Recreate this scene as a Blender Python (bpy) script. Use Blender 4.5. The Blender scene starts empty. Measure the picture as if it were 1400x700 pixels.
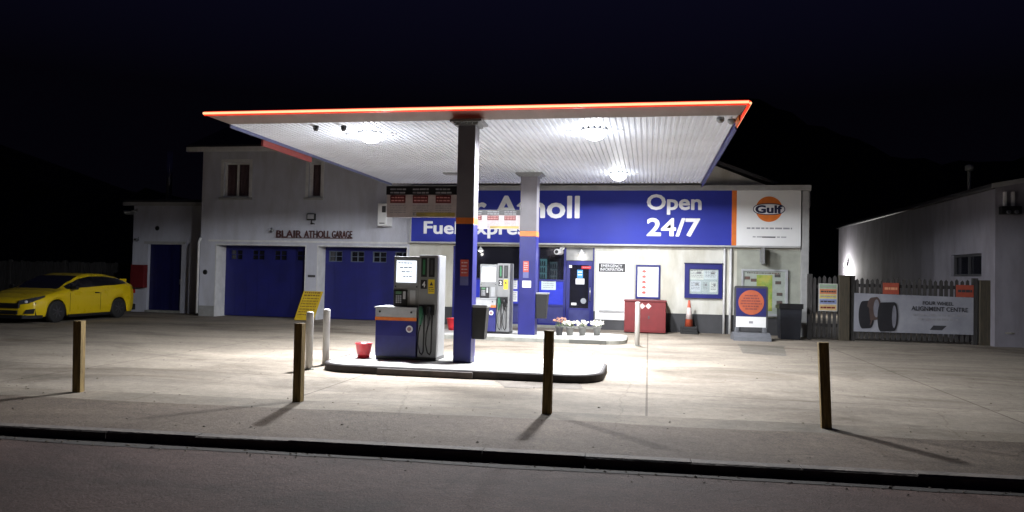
import bpy, bmesh, math, random
from math import sin, cos, pi, radians, atan, sqrt
from mathutils import Vector, Matrix
random.seed(7)
S = bpy.context.scene
COL = S.collection

# ------------------------------------------------------------------ camera
F = 1011.0; CZ = 1.6
yaw, pit, rol = radians(10.5), atan(25/F), radians(1.2)
r0 = Vector((cos(yaw), sin(yaw), 0)); fw = Vector((-sin(yaw)*cos(pit), cos(yaw)*cos(pit), sin(pit)))
u0 = r0.cross(fw); rt = r0*cos(rol)+u0*sin(rol); up = u0*cos(rol)-r0*sin(rol)
CAM = Vector((0, 0, CZ))
cd = bpy.data.cameras.new('camera'); cam = bpy.data.objects.new('camera', cd); COL.objects.link(cam)
cd.sensor_width = 36; cd.lens = F/1400*36; cd.clip_end = 3000; cd.clip_start = 0.05
M3 = Matrix((rt, up, -fw)).transposed()
cam.matrix_world = Matrix.Translation(CAM) @ M3.to_4x4()
S.camera = cam

# ------------------------------------------------------------------ sky, exposure
w = bpy.data.worlds.new('World'); S.world = w; w.use_nodes = True
nt = w.node_tree; bg = nt.nodes['Background']
tc = nt.nodes.new('ShaderNodeTexCoord'); sep = nt.nodes.new('ShaderNodeSeparateXYZ'); nt.links.new(tc.outputs['Generated'], sep.inputs[0])
cr = nt.nodes.new('ShaderNodeValToRGB'); nt.links.new(sep.outputs['Z'], cr.inputs[0]); nt.links.new(cr.outputs[0], bg.inputs[0])
cr.color_ramp.elements[0].position = 0.22; cr.color_ramp.elements[0].color = (.0006, .0005, .0013, 1)
cr.color_ramp.elements[1].position = .37; cr.color_ramp.elements[1].color = (.0018, .0017, .0056, 1)
bg.inputs[1].default_value = 1.0
S.view_settings.view_transform = 'Standard'; S.view_settings.look = 'None'; S.view_settings.exposure = .6; S.view_settings.gamma = 1
S.cycles.use_denoising = True
S.cycles.max_bounces = 6; S.cycles.diffuse_bounces = 4; S.cycles.glossy_bounces = 3; S.cycles.transmission_bounces = 4
S.cycles.sample_clamp_indirect = 4
S.cycles.caustics_reflective = False; S.cycles.caustics_refractive = False

def ray(x, y): return fw + rt*((x-700)/F) - up*((y-350)/F)
def G(x, y, z=0.0):
    d = ray(x, y); return CAM + d*((z-CZ)/d.z)
def W(x, y, Y):
    d = ray(x, y); return CAM + d*(Y/d.y)
def WX(x, y, X):
    d = ray(x, y); return CAM + d*(X/d.x)

# ------------------------------------------------------------------ materials
MATS = {}
def mat(name, c, rough=.6, metal=0, c2=None, scale=8, bump=0, bscale=None, emit=None, es=1, spec=.5, coat=0, alpha=None, stretch=None, c3=None, scale3=.6, trans=0):
    if name in MATS: return MATS[name]
    m = bpy.data.materials.new(name); m.use_nodes = True; n = m.node_tree; b = n.nodes['Principled BSDF']
    b.inputs['Base Color'].default_value = (*c, 1); b.inputs['Roughness'].default_value = rough; b.inputs['Metallic'].default_value = metal
    b.inputs['Specular IOR Level'].default_value = spec; b.inputs['Coat Weight'].default_value = coat
    if trans: b.inputs['Transmission Weight'].default_value = trans
    tc = n.nodes.new('ShaderNodeTexCoord'); mp = n.nodes.new('ShaderNodeMapping'); n.links.new(tc.outputs['Object'], mp.inputs[0])
    if stretch: mp.inputs['Scale'].default_value = stretch
    if c2 is None and emit is None: c2 = tuple(v*.82 for v in c)
    if c2 is not None:
        no = n.nodes.new('ShaderNodeTexNoise'); no.inputs['Scale'].default_value = scale; no.inputs['Detail'].default_value = 6; no.inputs['Roughness'].default_value = .62
        n.links.new(mp.outputs[0], no.inputs['Vector'])
        r = n.nodes.new('ShaderNodeValToRGB'); r.color_ramp.elements[0].position = .36; r.color_ramp.elements[1].position = .64
        r.color_ramp.elements[0].color = (*c2, 1); r.color_ramp.elements[1].color = (*c, 1)
        n.links.new(no.outputs['Fac'], r.inputs[0]); last = r.outputs[0]
        if c3 is not None:
            n3 = n.nodes.new('ShaderNodeTexNoise'); n3.inputs['Scale'].default_value = scale3; n3.inputs['Detail'].default_value = 5; n3.inputs['Roughness'].default_value = .6
            n.links.new(mp.outputs[0], n3.inputs['Vector'])
            r3 = n.nodes.new('ShaderNodeValToRGB'); r3.color_ramp.elements[0].position = .42; r3.color_ramp.elements[1].position = .6
            r3.color_ramp.elements[0].color = (1, 1, 1, 1); r3.color_ramp.elements[1].color = (*c3, 1)
            n.links.new(n3.outputs['Fac'], r3.inputs[0])
            mx = n.nodes.new('ShaderNodeMix'); mx.data_type = 'RGBA'; mx.blend_type = 'MULTIPLY'; mx.inputs['Factor'].default_value = 1
            n.links.new(last, mx.inputs['A']); n.links.new(r3.outputs[0], mx.inputs['B']); last = mx.outputs['Result']
        n.links.new(last, b.inputs['Base Color'])
        rr = n.nodes.new('ShaderNodeMapRange'); rr.inputs['To Min'].default_value = max(.05, rough-.08); rr.inputs['To Max'].default_value = min(1, rough+.1)
        n.links.new(no.outputs['Fac'], rr.inputs['Value']); n.links.new(rr.outputs[0], b.inputs['Roughness'])
    if bump:
        nb = n.nodes.new('ShaderNodeTexNoise'); nb.inputs['Scale'].default_value = bscale or scale*4; nb.inputs['Detail'].default_value = 5
        n.links.new(mp.outputs[0], nb.inputs['Vector'])
        bp = n.nodes.new('ShaderNodeBump'); bp.inputs['Strength'].default_value = bump; bp.inputs['Distance'].default_value = .02
        n.links.new(nb.outputs['Fac'], bp.inputs['Height']); n.links.new(bp.outputs[0], b.inputs['Normal'])
    if emit is not None:
        b.inputs['Emission Color'].default_value = (*emit, 1); b.inputs['Emission Strength'].default_value = es
    if alpha is not None: b.inputs['Alpha'].default_value = alpha
    MATS[name] = m; return m

def ground_mat(name, c, c2, stain, joint=None, grit=.06, rough=.85, streak=(.35, 1, 1), bumpy=.6):
    """weathered paving: long streaks, blotches, dark stains, fine grit, slab joints"""
    m = bpy.data.materials.new(name); m.use_nodes = True; n = m.node_tree; b = n.nodes['Principled BSDF']; L = n.links.new
    tc = n.nodes.new('ShaderNodeTexCoord')
    def noise(scale, detail, sc=None, rg=.6, dist=0):
        src = tc.outputs['Object']
        if sc:
            mp = n.nodes.new('ShaderNodeMapping'); mp.inputs['Scale'].default_value = sc; L(src, mp.inputs[0]); src = mp.outputs[0]
        o = n.nodes.new('ShaderNodeTexNoise'); o.inputs['Scale'].default_value = scale; o.inputs['Detail'].default_value = detail
        o.inputs['Roughness'].default_value = rg; o.inputs['Distortion'].default_value = dist; L(src, o.inputs['Vector']); return o.outputs['Fac']
    def ramp(src, p0, c0, p1, c1):
        r = n.nodes.new('ShaderNodeValToRGB'); e = r.color_ramp.elements; e[0].position = p0; e[1].position = p1
        e[0].color = (*c0, 1); e[1].color = (*c1, 1); L(src, r.inputs[0]); return r.outputs[0]
    def mul(a, bb):
        x = n.nodes.new('ShaderNodeMix'); x.data_type = 'RGBA'; x.blend_type = 'MULTIPLY'; x.inputs['Factor'].default_value = 1
        L(a, x.inputs['A']); L(bb, x.inputs['B']); return x.outputs['Result']
    col = ramp(noise(.9, 8, streak, .62, .4), .3, c2, .7, c)
    one = (1, 1, 1)
    col = mul(col, ramp(noise(.35, 6, (1, 1.8, 1), .6, .8), .5, one, .7, stain))
    col = mul(col, ramp(noise(2.3, 7, (1, 1.3, 1), .7, .3), .6, one, .8, tuple(.5+.5*s for s in stain)))
    g = 1-grit*4
    col = mul(col, ramp(noise(60, 4, None, .8), .36, (g, g, g), .62, (1.12, 1.12, 1.12)))
    col = mul(col, ramp(noise(9, 6, None, .75), .35, (.8, .79, .78), .6, (1.06, 1.06, 1.06)))
    if joint:
        bk = n.nodes.new('ShaderNodeTexBrick'); bk.offset = 0; bk.inputs['Scale'].default_value = 1
        bk.inputs['Mortar Size'].default_value = .016; bk.inputs['Brick Width'].default_value = joint[0]; bk.inputs['Row Height'].default_value = joint[1]
        bk.inputs['Mortar Smooth'].default_value = .3
        bk.inputs['Color1'].default_value = (1, 1, 1, 1); bk.inputs['Color2'].default_value = (.9, .9, .9, 1); bk.inputs['Mortar'].default_value = (.48, .45, .43, 1)
        L(tc.outputs['Object'], bk.inputs['Vector']); col = mul(col, bk.outputs['Color'])
    # cracks
    vo = n.nodes.new('ShaderNodeTexVoronoi'); vo.feature = 'DISTANCE_TO_EDGE'; vo.inputs['Scale'].default_value = .32
    mp = n.nodes.new('ShaderNodeMapping'); L(tc.outputs['Object'], mp.inputs[0]); 
    nz = n.nodes.new('ShaderNodeTexNoise'); nz.inputs['Scale'].default_value = 1.6; nz.inputs['Detail'].default_value = 6; L(mp.outputs[0], nz.inputs['Vector'])
    va = n.nodes.new('ShaderNodeMix'); va.data_type = 'RGBA'; va.inputs['Factor'].default_value = .25; L(mp.outputs[0], va.inputs['A']); L(nz.outputs['Color'], va.inputs['B'])
    L(va.outputs['Result'], vo.inputs['Vector'])
    col = mul(col, ramp(vo.outputs['Distance'], .0, (.78, .76, .74), .004, one))
    L(col, b.inputs['Base Color']); b.inputs['Roughness'].default_value = rough; b.inputs['Specular IOR Level'].default_value = .35
    bp = n.nodes.new('ShaderNodeBump'); bp.inputs['Strength'].default_value = bumpy; bp.inputs['Distance'].default_value = .016
    L(noise(22, 8, None, .8), bp.inputs['Height']); bp2 = n.nodes.new('ShaderNodeBump'); bp2.inputs['Strength'].default_value = .35; bp2.inputs['Distance'].default_value = .08
    L(noise(.8, 3), bp2.inputs['Height']); L(bp2.outputs[0], bp.inputs['Normal']); L(bp.outputs[0], b.inputs['Normal'])
    return m

# plain colours of the things
WHITE = mat('white_painted_render', (.66, .65, .60), .8, c2=(.54, .53, .48), scale=2.2, bump=.35, bscale=45, c3=(.80, .78, .72), scale3=1.6, stretch=(1, 1, .3))
GREYWALL = mat('weathered_render', (.56, .57, .66), .85, c2=(.50, .51, .58), scale=1.6, bump=.4, bscale=40, c3=(.84, .83, .81), scale3=1.5, stretch=(1, 1, .3))
PLINTH = mat('dark_plinth_paint', (.05, .05, .055), .6, scale=5)
TRIM = mat('grey_trim', (.42, .42, .42), .5, scale=4)
TRIMW = mat('white_trim', (.7, .7, .7), .45, scale=4)
BLUE = mat('blue_paint', (.009, .011, .15), .42, c2=(.007, .009, .12), scale=3)
SIGNBLUE = mat('sign_blue_vinyl', (.026, .038, .34), .62, c2=(.022, .032, .29), scale=1.2, spec=.3)
NAVY = mat('navy_paint', (.009, .010, .07), .4, scale=4)
DOORBLUE = mat('garage_door_blue', (.010, .012, .14), .55, c2=(.008, .010, .10), scale=1.5, bump=.1, bscale=9)
ORANGE = mat('orange_vinyl', (.75, .19, .03), .4, scale=4)
SIGNWHITE = mat('sign_white', (.82, .82, .82), .35, c2=(.78, .78, .79), scale=2)
LETTER = mat('white_lettering', (.86, .86, .88), .35, c2=(.82, .82, .84))
BLACK = mat('black_plastic', (.012, .012, .014), .4, scale=12)
RUBBER = mat('black_rubber', (.018, .018, .019), .75, scale=14)
DGREY = mat('dark_grey_paint', (.06, .06, .065), .5, scale=6)
MGREY = mat('mid_grey_metal', (.26, .265, .27), .42, metal=.25, c2=(.23, .235, .24), scale=5)
LGREY = mat('light_grey_panel', (.42, .43, .45), .4, scale=5)
STEEL = mat('steel', (.5, .5, .52), .3, metal=.9, scale=9)
RED = mat('red_paint', (.16, .014, .017), .5, c2=(.125, .012, .014), scale=4)
REDP = mat('red_plastic', (.55, .02, .03), .35, scale=6)
YELLOW = mat('yellow_sticker', (.85, .62, .03), .5, scale=6)
GREEN = mat('green_label', (.05, .40, .10), .5)
GLASS = mat('dark_window_glass', (.012, .012, .016), .06, c2=(.014, .014, .02), scale=1, spec=.8)
CLEAR = mat('shop_glass', (.02, .02, .03), .05, c2=(.02, .02, .03), alpha=.45, spec=.8)
INK = mat('printed_ink', (.05, .05, .06), .6)
INKG = mat('printed_grey', (.33, .33, .36), .6)
TIMBER = mat('treated_timber', (.34, .23, .075), .75, c2=(.15, .10, .035), scale=9, bump=.5, bscale=30, stretch=(6, 6, .5), c3=(.6, .6, .55), scale3=3)
FENCEW = mat('weathered_fence_timber', (.06, .056, .056), .85, c2=(.03, .028, .027), scale=6, bump=.4, bscale=24, stretch=(5, 5, .6))
ROOF = mat('dark_slate', (.035, .035, .04), .7, scale=6)
FOLI = mat('leaves', (.05, .10, .03), .7, c2=(.03, .06, .02), scale=20)
SCREEN = mat('lit_screen', (.6, .62, .65), .3, emit=(.85, .92, 1), es=.95)
LAMP = mat('lamp_glass', (.9, .9, .9), .3, emit=(.93, .96, 1), es=18)
PLAMP = mat('porch_lamp_glass', (.9, .9, .9), .3, emit=(1, .97, .88), es=6)

# ------------------------------------------------------------------ mesh helpers
class MB:
    def __init__(s, o=(0, 0, 0)):
        s.v = []; s.f = []; s.sm = []; s.o = Vector(o)
    def add(s, vs, fs, smooth=False):
        b = len(s.v); s.v += [tuple(Vector(v)-s.o) for v in vs]; s.f += [tuple(i+b for i in f) for f in fs]; s.sm += [smooth]*len(fs); return s
    def box(s, x0, x1, y0, y1, z0, z1, bev=0, rot=0, tilt=0):
        bm = bmesh.new(); bmesh.ops.create_cube(bm, size=1)
        for v in bm.verts: v.co = Vector(((x1-x0)*v.co.x, (y1-y0)*v.co.y, (z1-z0)*v.co.z))
        if bev: bmesh.ops.bevel(bm, geom=list(bm.edges), offset=bev, segments=2, affect='EDGES', profile=.6)
        c = Vector(((x0+x1)/2, (y0+y1)/2, (z0+z1)/2)); m = Matrix.Rotation(rot, 3, 'Z') @ Matrix.Rotation(tilt, 3, 'X')
        s.bm(bm, lambda p: c + m @ p); return s
    def bm(s, bm, fn=lambda p: p, smooth=False):
        bm.verts.ensure_lookup_table(); bm.verts.index_update()
        s.add([fn(v.co) for v in bm.verts], [[v.index for v in f.verts] for f in bm.faces], smooth); bm.free(); return s
    def tube(s, pts, r, n=10, caps=True, smooth=True, ry=None):
        pts = [Vector(p) for p in pts]; rs = r if isinstance(r, (list, tuple)) else [r]*len(pts); vs = []; fs = []
        prev = None
        for i, p in enumerate(pts):
            t = (pts[min(i+1, len(pts)-1)]-pts[max(i-1, 0)]).normalized()
            if prev is None: a = t.orthogonal().normalized()
            else: a = (prev - t*prev.dot(t)).normalized()
            prev = a; b = t.cross(a)
            for k in range(n):
                q = 2*pi*k/n; vs.append(p + (a*cos(q)+b*sin(q))*rs[i])
        for i in range(len(pts)-1):
            for k in range(n): fs.append((i*n+k, i*n+(k+1) % n, (i+1)*n+(k+1) % n, (i+1)*n+k))
        s.add(vs, fs, smooth)
        if caps:
            s.add(vs[:n], [tuple(range(n))[::-1]]); s.add(vs[-n:], [tuple(range(n))])
        return s
    def lathe(s, c, prof, n=20, axis='Z', smooth=True):
        c = Vector(c); vs = []; fs = []
        for r, h in prof:
            for k in range(n):
                q = 2*pi*k/n
                if axis == 'Z': vs.append(c+Vector((r*cos(q), r*sin(q), h)))
                elif axis == 'Y': vs.append(c+Vector((r*cos(q), h, r*sin(q))))
                else: vs.append(c+Vector((h, r*cos(q), r*sin(q))))
        for i in range(len(prof)-1):
            for k in range(n): fs.append((i*n+k, i*n+(k+1) % n, (i+1)*n+(k+1) % n, (i+1)*n+k))
        s.add(vs, fs, smooth)
        s.add(vs[:n], [tuple(range(n))[::-1]]); s.add(vs[-n:], [tuple(range(n))]); return s
    def prism(s, poly, axis, a, b):
        """poly in the two remaining axes, extruded along axis from a to b"""
        def p(u, v, t): return {'X': (t, u, v), 'Y': (u, t, v), 'Z': (u, v, t)}[axis]
        n = len(poly); vs = [p(u, v, a) for u, v in poly]+[p(u, v, b) for u, v in poly]
        s.add(vs, [tuple(range(n)), tuple(range(n, 2*n))[::-1]]+[(i, (i+1) % n, n+(i+1) % n, n+i) for i in range(n)]); return s
    def wall(s, x0, x1, z0, z1, y0, y1, holes=(), axis='X'):
        """a wall slab with rectangular holes, no inner faces"""
        xs = sorted(set([x0, x1]+[v for h in holes for v in h[:2] if x0 < v < x1])); zs = sorted(set([z0, z1]+[v for h in holes for v in h[2:] if z0 < v < z1]))
        solid = lambda i, k: 0 <= i < len(xs)-1 and 0 <= k < len(zs)-1 and not any(h[0] < (xs[i]+xs[i+1])/2 < h[1] and h[2] < (zs[k]+zs[k+1])/2 < h[3] for h in holes)
        P = (lambda x, y, z: (x, y, z)) if axis == 'X' else (lambda x, y, z: (y, x, z))
        for i in range(len(xs)-1):
            for k in range(len(zs)-1):
                if not solid(i, k): continue
                a, b, c, d = xs[i], xs[i+1], zs[k], zs[k+1]
                q = [[(a, y0, c), (b, y0, c), (b, y0, d), (a, y0, d)], [(a, y1, c), (a, y1, d), (b, y1, d), (b, y1, c)]]
                if not solid(i-1, k): q.append([(a, y0, c), (a, y0, d), (a, y1, d), (a, y1, c)])
                if not solid(i+1, k): q.append([(b, y0, c), (b, y1, c), (b, y1, d), (b, y0, d)])
                if not solid(i, k-1): q.append([(a, y0, c), (a, y1, c), (b, y1, c), (b, y0, c)])
                if not solid(i, k+1): q.append([(a, y0, d), (b, y0, d), (b, y1, d), (a, y1, d)])
                for f in q: s.add([P(*v) for v in f], [(0, 1, 2, 3)])
        return s
    def text(s, body, x0, x1, z0, z1, y, bold=.0, depth=.006, shear=0):
        fat = bold*.9; bold = bold*.15
        """letters fitted to the rectangle x0..x1, z0..z1 on the plane y, facing the forecourt"""
        cu = bpy.data.curves.new('t', 'FONT'); cu.body = body; cu.offset = bold; cu.extrude = .01; cu.resolution_u = 3; cu.shear = shear
        ob = bpy.data.objects.new('t', cu); COL.objects.link(ob); dg = bpy.context.evaluated_depsgraph_get(); ev = ob.evaluated_get(dg); me = ev.to_mesh()
        vs = [v.co.copy() for v in me.vertices]; fs = [tuple(p.vertices) for p in me.polygons]; ev.to_mesh_clear(); bpy.data.objects.remove(ob); bpy.data.curves.remove(cu)
        a, b = min(v.x for v in vs), max(v.x for v in vs); c, d = min(v.y for v in vs), max(v.y for v in vs)
        kx, kz = (x1-x0)/(b-a+2*fat), (z1-z0)/(d-c+2*fat)     # heavier strokes: copies shifted a little, each a hair further out
        sh = [(0, 0)]+([(fat*cos(q), fat*sin(q)) for q in [pi/8+pi*k/4 for k in range(8)]] if fat else [])
        for i, (sx, sz) in enumerate(sh):
            s.add([(x0+(v.x-a+fat+sx)*kx, y-(v.z+.01)/.02*(depth+.0003*i), z0+(v.y-c+fat+sz)*kz) for v in vs], fs)
        return s
    def dashes(s, x0, x1, z, h, y, seed=0, wmin=.02, wmax=.09, gap=.012, depth=.002):
        R = random.Random(seed); x = x0
        while x < x1-wmin*.5:
            wd = min(R.uniform(wmin, wmax), x1-x); s.box(x, x+wd, y-depth, y, z, z+h); x += wd+gap
        return s
    def build(s, name, m, parent=None, mats=None):
        me = bpy.data.meshes.new(name); me.from_pydata(s.v, [], s.f); me.update()
        for p, q in zip(me.polygons, s.sm): p.use_smooth = q
        bm = bmesh.new(); bm.from_mesh(me); bmesh.ops.remove_doubles(bm, verts=bm.verts, dist=1e-5); bmesh.ops.recalc_face_normals(bm, faces=bm.faces); bm.to_mesh(me); bm.free()
        me.materials.append(m); o = bpy.data.objects.new(name, me); COL.objects.link(o)
        if parent: o.parent = parent
        elif any(s.o): o.location = s.o
        return o

def tag(o, label=None, cat=None, group=None, kind=None):
    if label: o['label'] = label
    if cat: o['category'] = cat
    if group: o['group'] = group
    if kind: o['kind'] = kind
    return o
def thing(name, label, cat, loc=(0, 0, 0), rz=0, group=None):
    o = bpy.data.objects.new(name, None); COL.objects.link(o); o.location = loc; o.rotation_euler = (0, 0, rz); o.empty_display_size = .2
    return tag(o, label, cat, group)
def kids(o): return [c for c in bpy.data.objects if c.parent == o]
def dup(o, parent=None):
    c = o.copy(); COL.objects.link(c); c.parent = parent
    for ch in kids(o): dup(ch, c)
    return c
def struct(name, mb, m): return tag(mb.build(name, m), kind='structure')

# ------------------------------------------------------------------ ground
CONC = ground_mat('forecourt_concrete', (.36, .31, .25), (.20, .172, .14), (.5, .47, .44), joint=(4.3, 5.2))
STRIP = ground_mat('edging_concrete', (.27, .225, .175), (.15, .13, .105), (.6, .58, .55), streak=(1, 1, 1))
FOOT = ground_mat('footway_asphalt', (.22, .17, .13), (.13, .10, .077), (.65, .62, .6), grit=.14, streak=(.5, 1, 1), bumpy=1.0)
ROADM = ground_mat('road_asphalt', (.15, .092, .078), (.088, .056, .048), (.6, .6, .6), grit=.14, streak=(.25, 1, 1), bumpy=1.0)
KERB = mat('kerb_stone', (.18, .15, .13), .85, c2=(.10, .085, .075), scale=5, bump=.5, bscale=30)
rd = Vector((1, .049, 0)).normalized(); rn = Vector((-rd.y, rd.x, 0)); RO = Vector((0, 6.57, 0))
def RP(s, d, z=0): return RO + rd*s + rn*d + Vector((0, 0, z))
def sheet(name, m, d0, d1, z, j0=0, j1=0, s0=-60, s1=60, n=480, seed=1, z1=None):
    R = random.Random(seed); mb = MB(); vs = []; a = b = 0
    for i in range(n+1):
        s_ = s0+(s1-s0)*i/n
        a = a*.8+R.uniform(-j0, j0); b = b*.8+R.uniform(-j1, j1)
        vs += [RP(s_, d0+a, z), RP(s_, d1+b, z if z1 is None else z1)]
    mb.add(vs, [(2*i, 2*i+2, 2*i+3, 2*i+1) for i in range(n)]); return struct(name, mb, m)
mb = MB(); mb.add([(-1500, -600, -.16), (1500, -600, -.16), (1500, 1500, -.16), (-1500, 1500, -.16)], [(0, 1, 2, 3)])
struct('ground', mb, mat('rough_ground', (.045, .05, .03), .9, scale=.5))
sheet('road', ROADM, -14, .02, -.066)
sheet('forecourt', CONC, 1.9, 60, 0.0, n=240)
sheet('edging_strip', STRIP, 1.45, 2.12, .004, .0, .012, seed=5)
sheet('footway', FOOT, .13, 1.56, .008, .0, .03, seed=9)
for nm, q4, m in (('concrete_patch', ((1008, 470), (1072, 473), (1076, 487), (1016, 483)), ground_mat('patch_concrete', (.22, .20, .17), (.15, .135, .115), (.6, .57, .53), streak=(1, 1, 1))),
                 ('oil_stained_patch', ((676, 520), (790, 523), (800, 532), (690, 530)), ground_mat('oily_concrete', (.20, .175, .15), (.13, .11, .095), (.5, .48, .45), streak=(1, 1, 1)))):
    R = random.Random(2); c4 = [G(*p, .004) for p in q4]; pts = []
    for k in range(4):
        for j in range(8): p = c4[k].lerp(c4[(k+1) % 4], j/8); pts.append((p.x+R.uniform(-.03, .03), p.y+R.uniform(-.03, .03), .004))
    mb = MB(); mb.add(pts, [tuple(range(len(pts)))]); struct(nm, mb, m)
R = random.Random(3); mb = MB(); s_ = -60
while s_ < 60:       # kerb stones laid end to end
    L_ = .915; t = .003; dz = R.uniform(-.004, .004)
    q = [RP(s_+t, -.01+R.uniform(-.004, .004), 0), RP(s_+L_-t, -.01+R.uniform(-.004, .004), 0), RP(s_+L_-t, .13, 0), RP(s_+t, .13, 0)]
    lo = [Vector((p.x, p.y, -.13)) for p in q]; ch = [RP(s_+t, .012, .014+dz), RP(s_+L_-t, .012, .014+dz), RP(s_+L_-t, .13, .014+dz), RP(s_+t, .13, .014+dz)]
    mb.add(lo+q+ch, [(0, 1, 5, 4), (1, 2, 6, 5), (2, 3, 7, 6), (3, 0, 4, 7), (4, 5, 9, 8), (5, 6, 10, 9), (6, 7, 11, 10), (7, 4, 8, 11), (8, 9, 10, 11)])
    s_ += L_
struct('kerb', mb, KERB)
sheet('road_gutter', mat('gutter_dirt', (.05, .042, .038), .9, scale=3), -.22, -.008, -.062, .02, 0, seed=12)
R = random.Random(21); mb = MB()       # grit, twigs and dead leaves washed against the kerb and blown over the yard
for i in range(900):
    if i < 520: p = RP(R.uniform(-9, 7), -.02-abs(R.gauss(0, .16))-.01, -.06)
    elif i < 700: p = RP(R.uniform(-9, 7), R.uniform(.14, 2.2), .010)
    else: p = RP(R.uniform(-11, 9), R.uniform(2.2, 9), .002)
    l = R.uniform(.006, .022); a = R.uniform(0, 6.3); wv = l*R.uniform(.3, .9); hh = l*R.uniform(.15, .6)
    u_ = Vector((cos(a), sin(a), 0))*l; v_ = Vector((-sin(a), cos(a), 0))*wv
    mb.add([p-u_, p+v_, p+u_, p-v_, p+Vector((0, 0, hh))], [(0, 1, 4), (1, 2, 4), (2, 3, 4), (3, 0, 4)])
tag(mb.build('loose_grit', mat('grit_and_leaves', (.14, .11, .08), .9, c2=(.04, .03, .02), scale=3)), 'loose grit and dead leaves along the kerb and over the yard', 'grit', kind='stuff')
# hills far behind, almost black against the night sky
mb = MB(); n = 120; vs = []
for i in range(n+1):
    x = -500+1000*i/n
    h = 62+28*sin(x*.011+1.1)+10*sin(x*.037)+random.uniform(-2.5, 2.5)
    vs += [(x, 330, -1), (x, 420, h)]
    vs += [(x, 560, h*.8)]
mb.add(vs, [f for i in range(n) for f in ((3*i, 3*i+3, 3*i+4, 3*i+1), (3*i+1, 3*i+4, 3*i+5, 3*i+2))]); struct('wooded_hill', mb, mat('dark_hillside', (.02, .03, .015), .95, scale=.05, bump=.5))

# ------------------------------------------------------------------ canopy
X0, X1, Y0, Y1, ZS = -7.33, 1.34, 11.9, 20.3, 4.15
cx, cy = -3.0, 12.0
CW = mat('soffit_sheet', (.74, .78, .86), .5, c2=(.70, .74, .82), scale=1.5, c3=(.88, .88, .88), scale3=.6)
can = thing('petrol_canopy', 'flat canopy with ribbed white soffit and glowing orange edge strip, over both pumps', 'canopy', (cx, cy, 0))
mb = MB(can.location); vs = []; fs = []; pitch = .1; x = X0; prof = []
while x < X1-.001: prof += [(x, 0), (x+.05, 0), (x+.062, .028), (x+.088, .028)]; x += pitch
prof.append((X1, 0))
for px, pz in prof: vs += [(min(px, X1), Y0, ZS+pz), (min(px, X1), Y1, ZS+pz)]
mb.add(vs, [(2*i, 2*i+2, 2*i+3, 2*i+1) for i in range(len(prof)-1)])
mb.build('soffit', CW, can)
ou, oz = .20, .20
MB(can.location).box(X0-.26, X1+.06, Y0-.045, Y1+.1, ZS+.115, ZS+.145).build('roof_deck', DGREY, can)
def fasc(a, b, A, B, z=ZS, top=.145):     # lower edge a-b, upper outer edge A-B
    m_ = MB(can.location); d = .012
    m_.add([(a[0], a[1], z), (b[0], b[1], z), (B[0], B[1], z+top), (A[0], A[1], z+top), (a[0], a[1], z+.02), (b[0], b[1], z+.02), (B[0]*.999+cx*.001, B[1]*.999+.016, z+top+.02), (A[0]*.999+cx*.001, A[1]*.999+.016, z+top+.02)],
           [(0, 1, 2, 3), (4, 5, 6, 7), (0, 1, 5, 4), (3, 2, 6, 7), (0, 3, 7, 4), (1, 2, 6, 5)]); return m_
FASCG = mat('fascia_grey', (.55, .50, .49), .5, scale=2)
fasc((X0, Y0), (X1, Y0), (X0-.42, Y0-.1), (X1+.12, Y0-.1)).build('front_fascia', FASCG, can)
o_ = fasc((X0, Y1), (X0, Y0), (X0-.42, Y1+.1), (X0-.42, Y0-.1)); o_.build('side_fascia', mat('fascia_blue_grey', (.10, .12, .30), .45), can)
# right-hand flared fascia: short orange-white end, then blue
def seg(t0, t1, name, m):
    ya, yb = Y0+(Y1-Y0)*t0, Y0+(Y1-Y0)*t1
    fasc((X1, ya), (X1, yb), (X1+.12, ya-(.1 if t0 == 0 else 0)), (X1+.12, yb)).build(name, m, can)
seg(0, .13, 'fascia_end_panel', mat('fascia_pale', (.5, .34, .30), .5)); seg(.13, .2, 'fascia_stripe', ORANGE); seg(.2, 1, 'side_fascia', BLUE)
MB(can.location).box(X0, X1, Y1, Y1+.06, ZS-.0, ZS+.2).build('rear_fascia', TRIM, can)
MB(can.location).box(X1+.004, X1+.03, Y0+.5, Y1, ZS-.13, ZS+.01).build('edge_lip', BLUE, can)
MB(can.location).box(X1+.004, X1+.03, Y0+.02, Y0+.499, ZS-.08, ZS+.01).build('edge_lip_end', ORANGE, can)
MB(can.location).box(X0-.026, X0-.003, Y0+.02, Y1, ZS-.055, ZS+.01).build('edge_lip', mat('lip_blue_grey', (.14, .16, .30), .5), can)
# the orange panel under the left edge
p0 = WX(331, 181, X0-.04)
MB(can.location).box(X0-.075, X0-.03, 13.1, 15.2, ZS-.17, ZS+.05).build('hanging_panel', mat('orange_red_panel', (.30, .06, .055), .5), can)
# light strip
LEDR = mat('light_strip_fringe', (.5, .05, .02), .3, emit=(1, .03, .006), es=.7); LEDC = mat('light_strip_core', (1, .6, .3), .3, emit=(1, .52, .27), es=1.05)  # red outer tube added to give the core its red fringe of glow
def led(a, b, nm):
    a, b = Vector(a), Vector(b); s_ = MB(can.location).tube([a, b], .038, 8).build('light_strip', LEDR, can); dn = Vector(nm)
    MB(can.location).tube([a+dn, b+dn], .02, 8).build('light_tube', LEDC, s_)
led((X0-.43, Y0-.12, ZS+.17), (X1+.13, Y0-.12, ZS+.17), (0, -.034, 0))
led((X1+.14, Y0-.10, ZS+.17), (X1+.14, Y0+1.9, ZS+.17), (.02, -.015, -.008))
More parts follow.
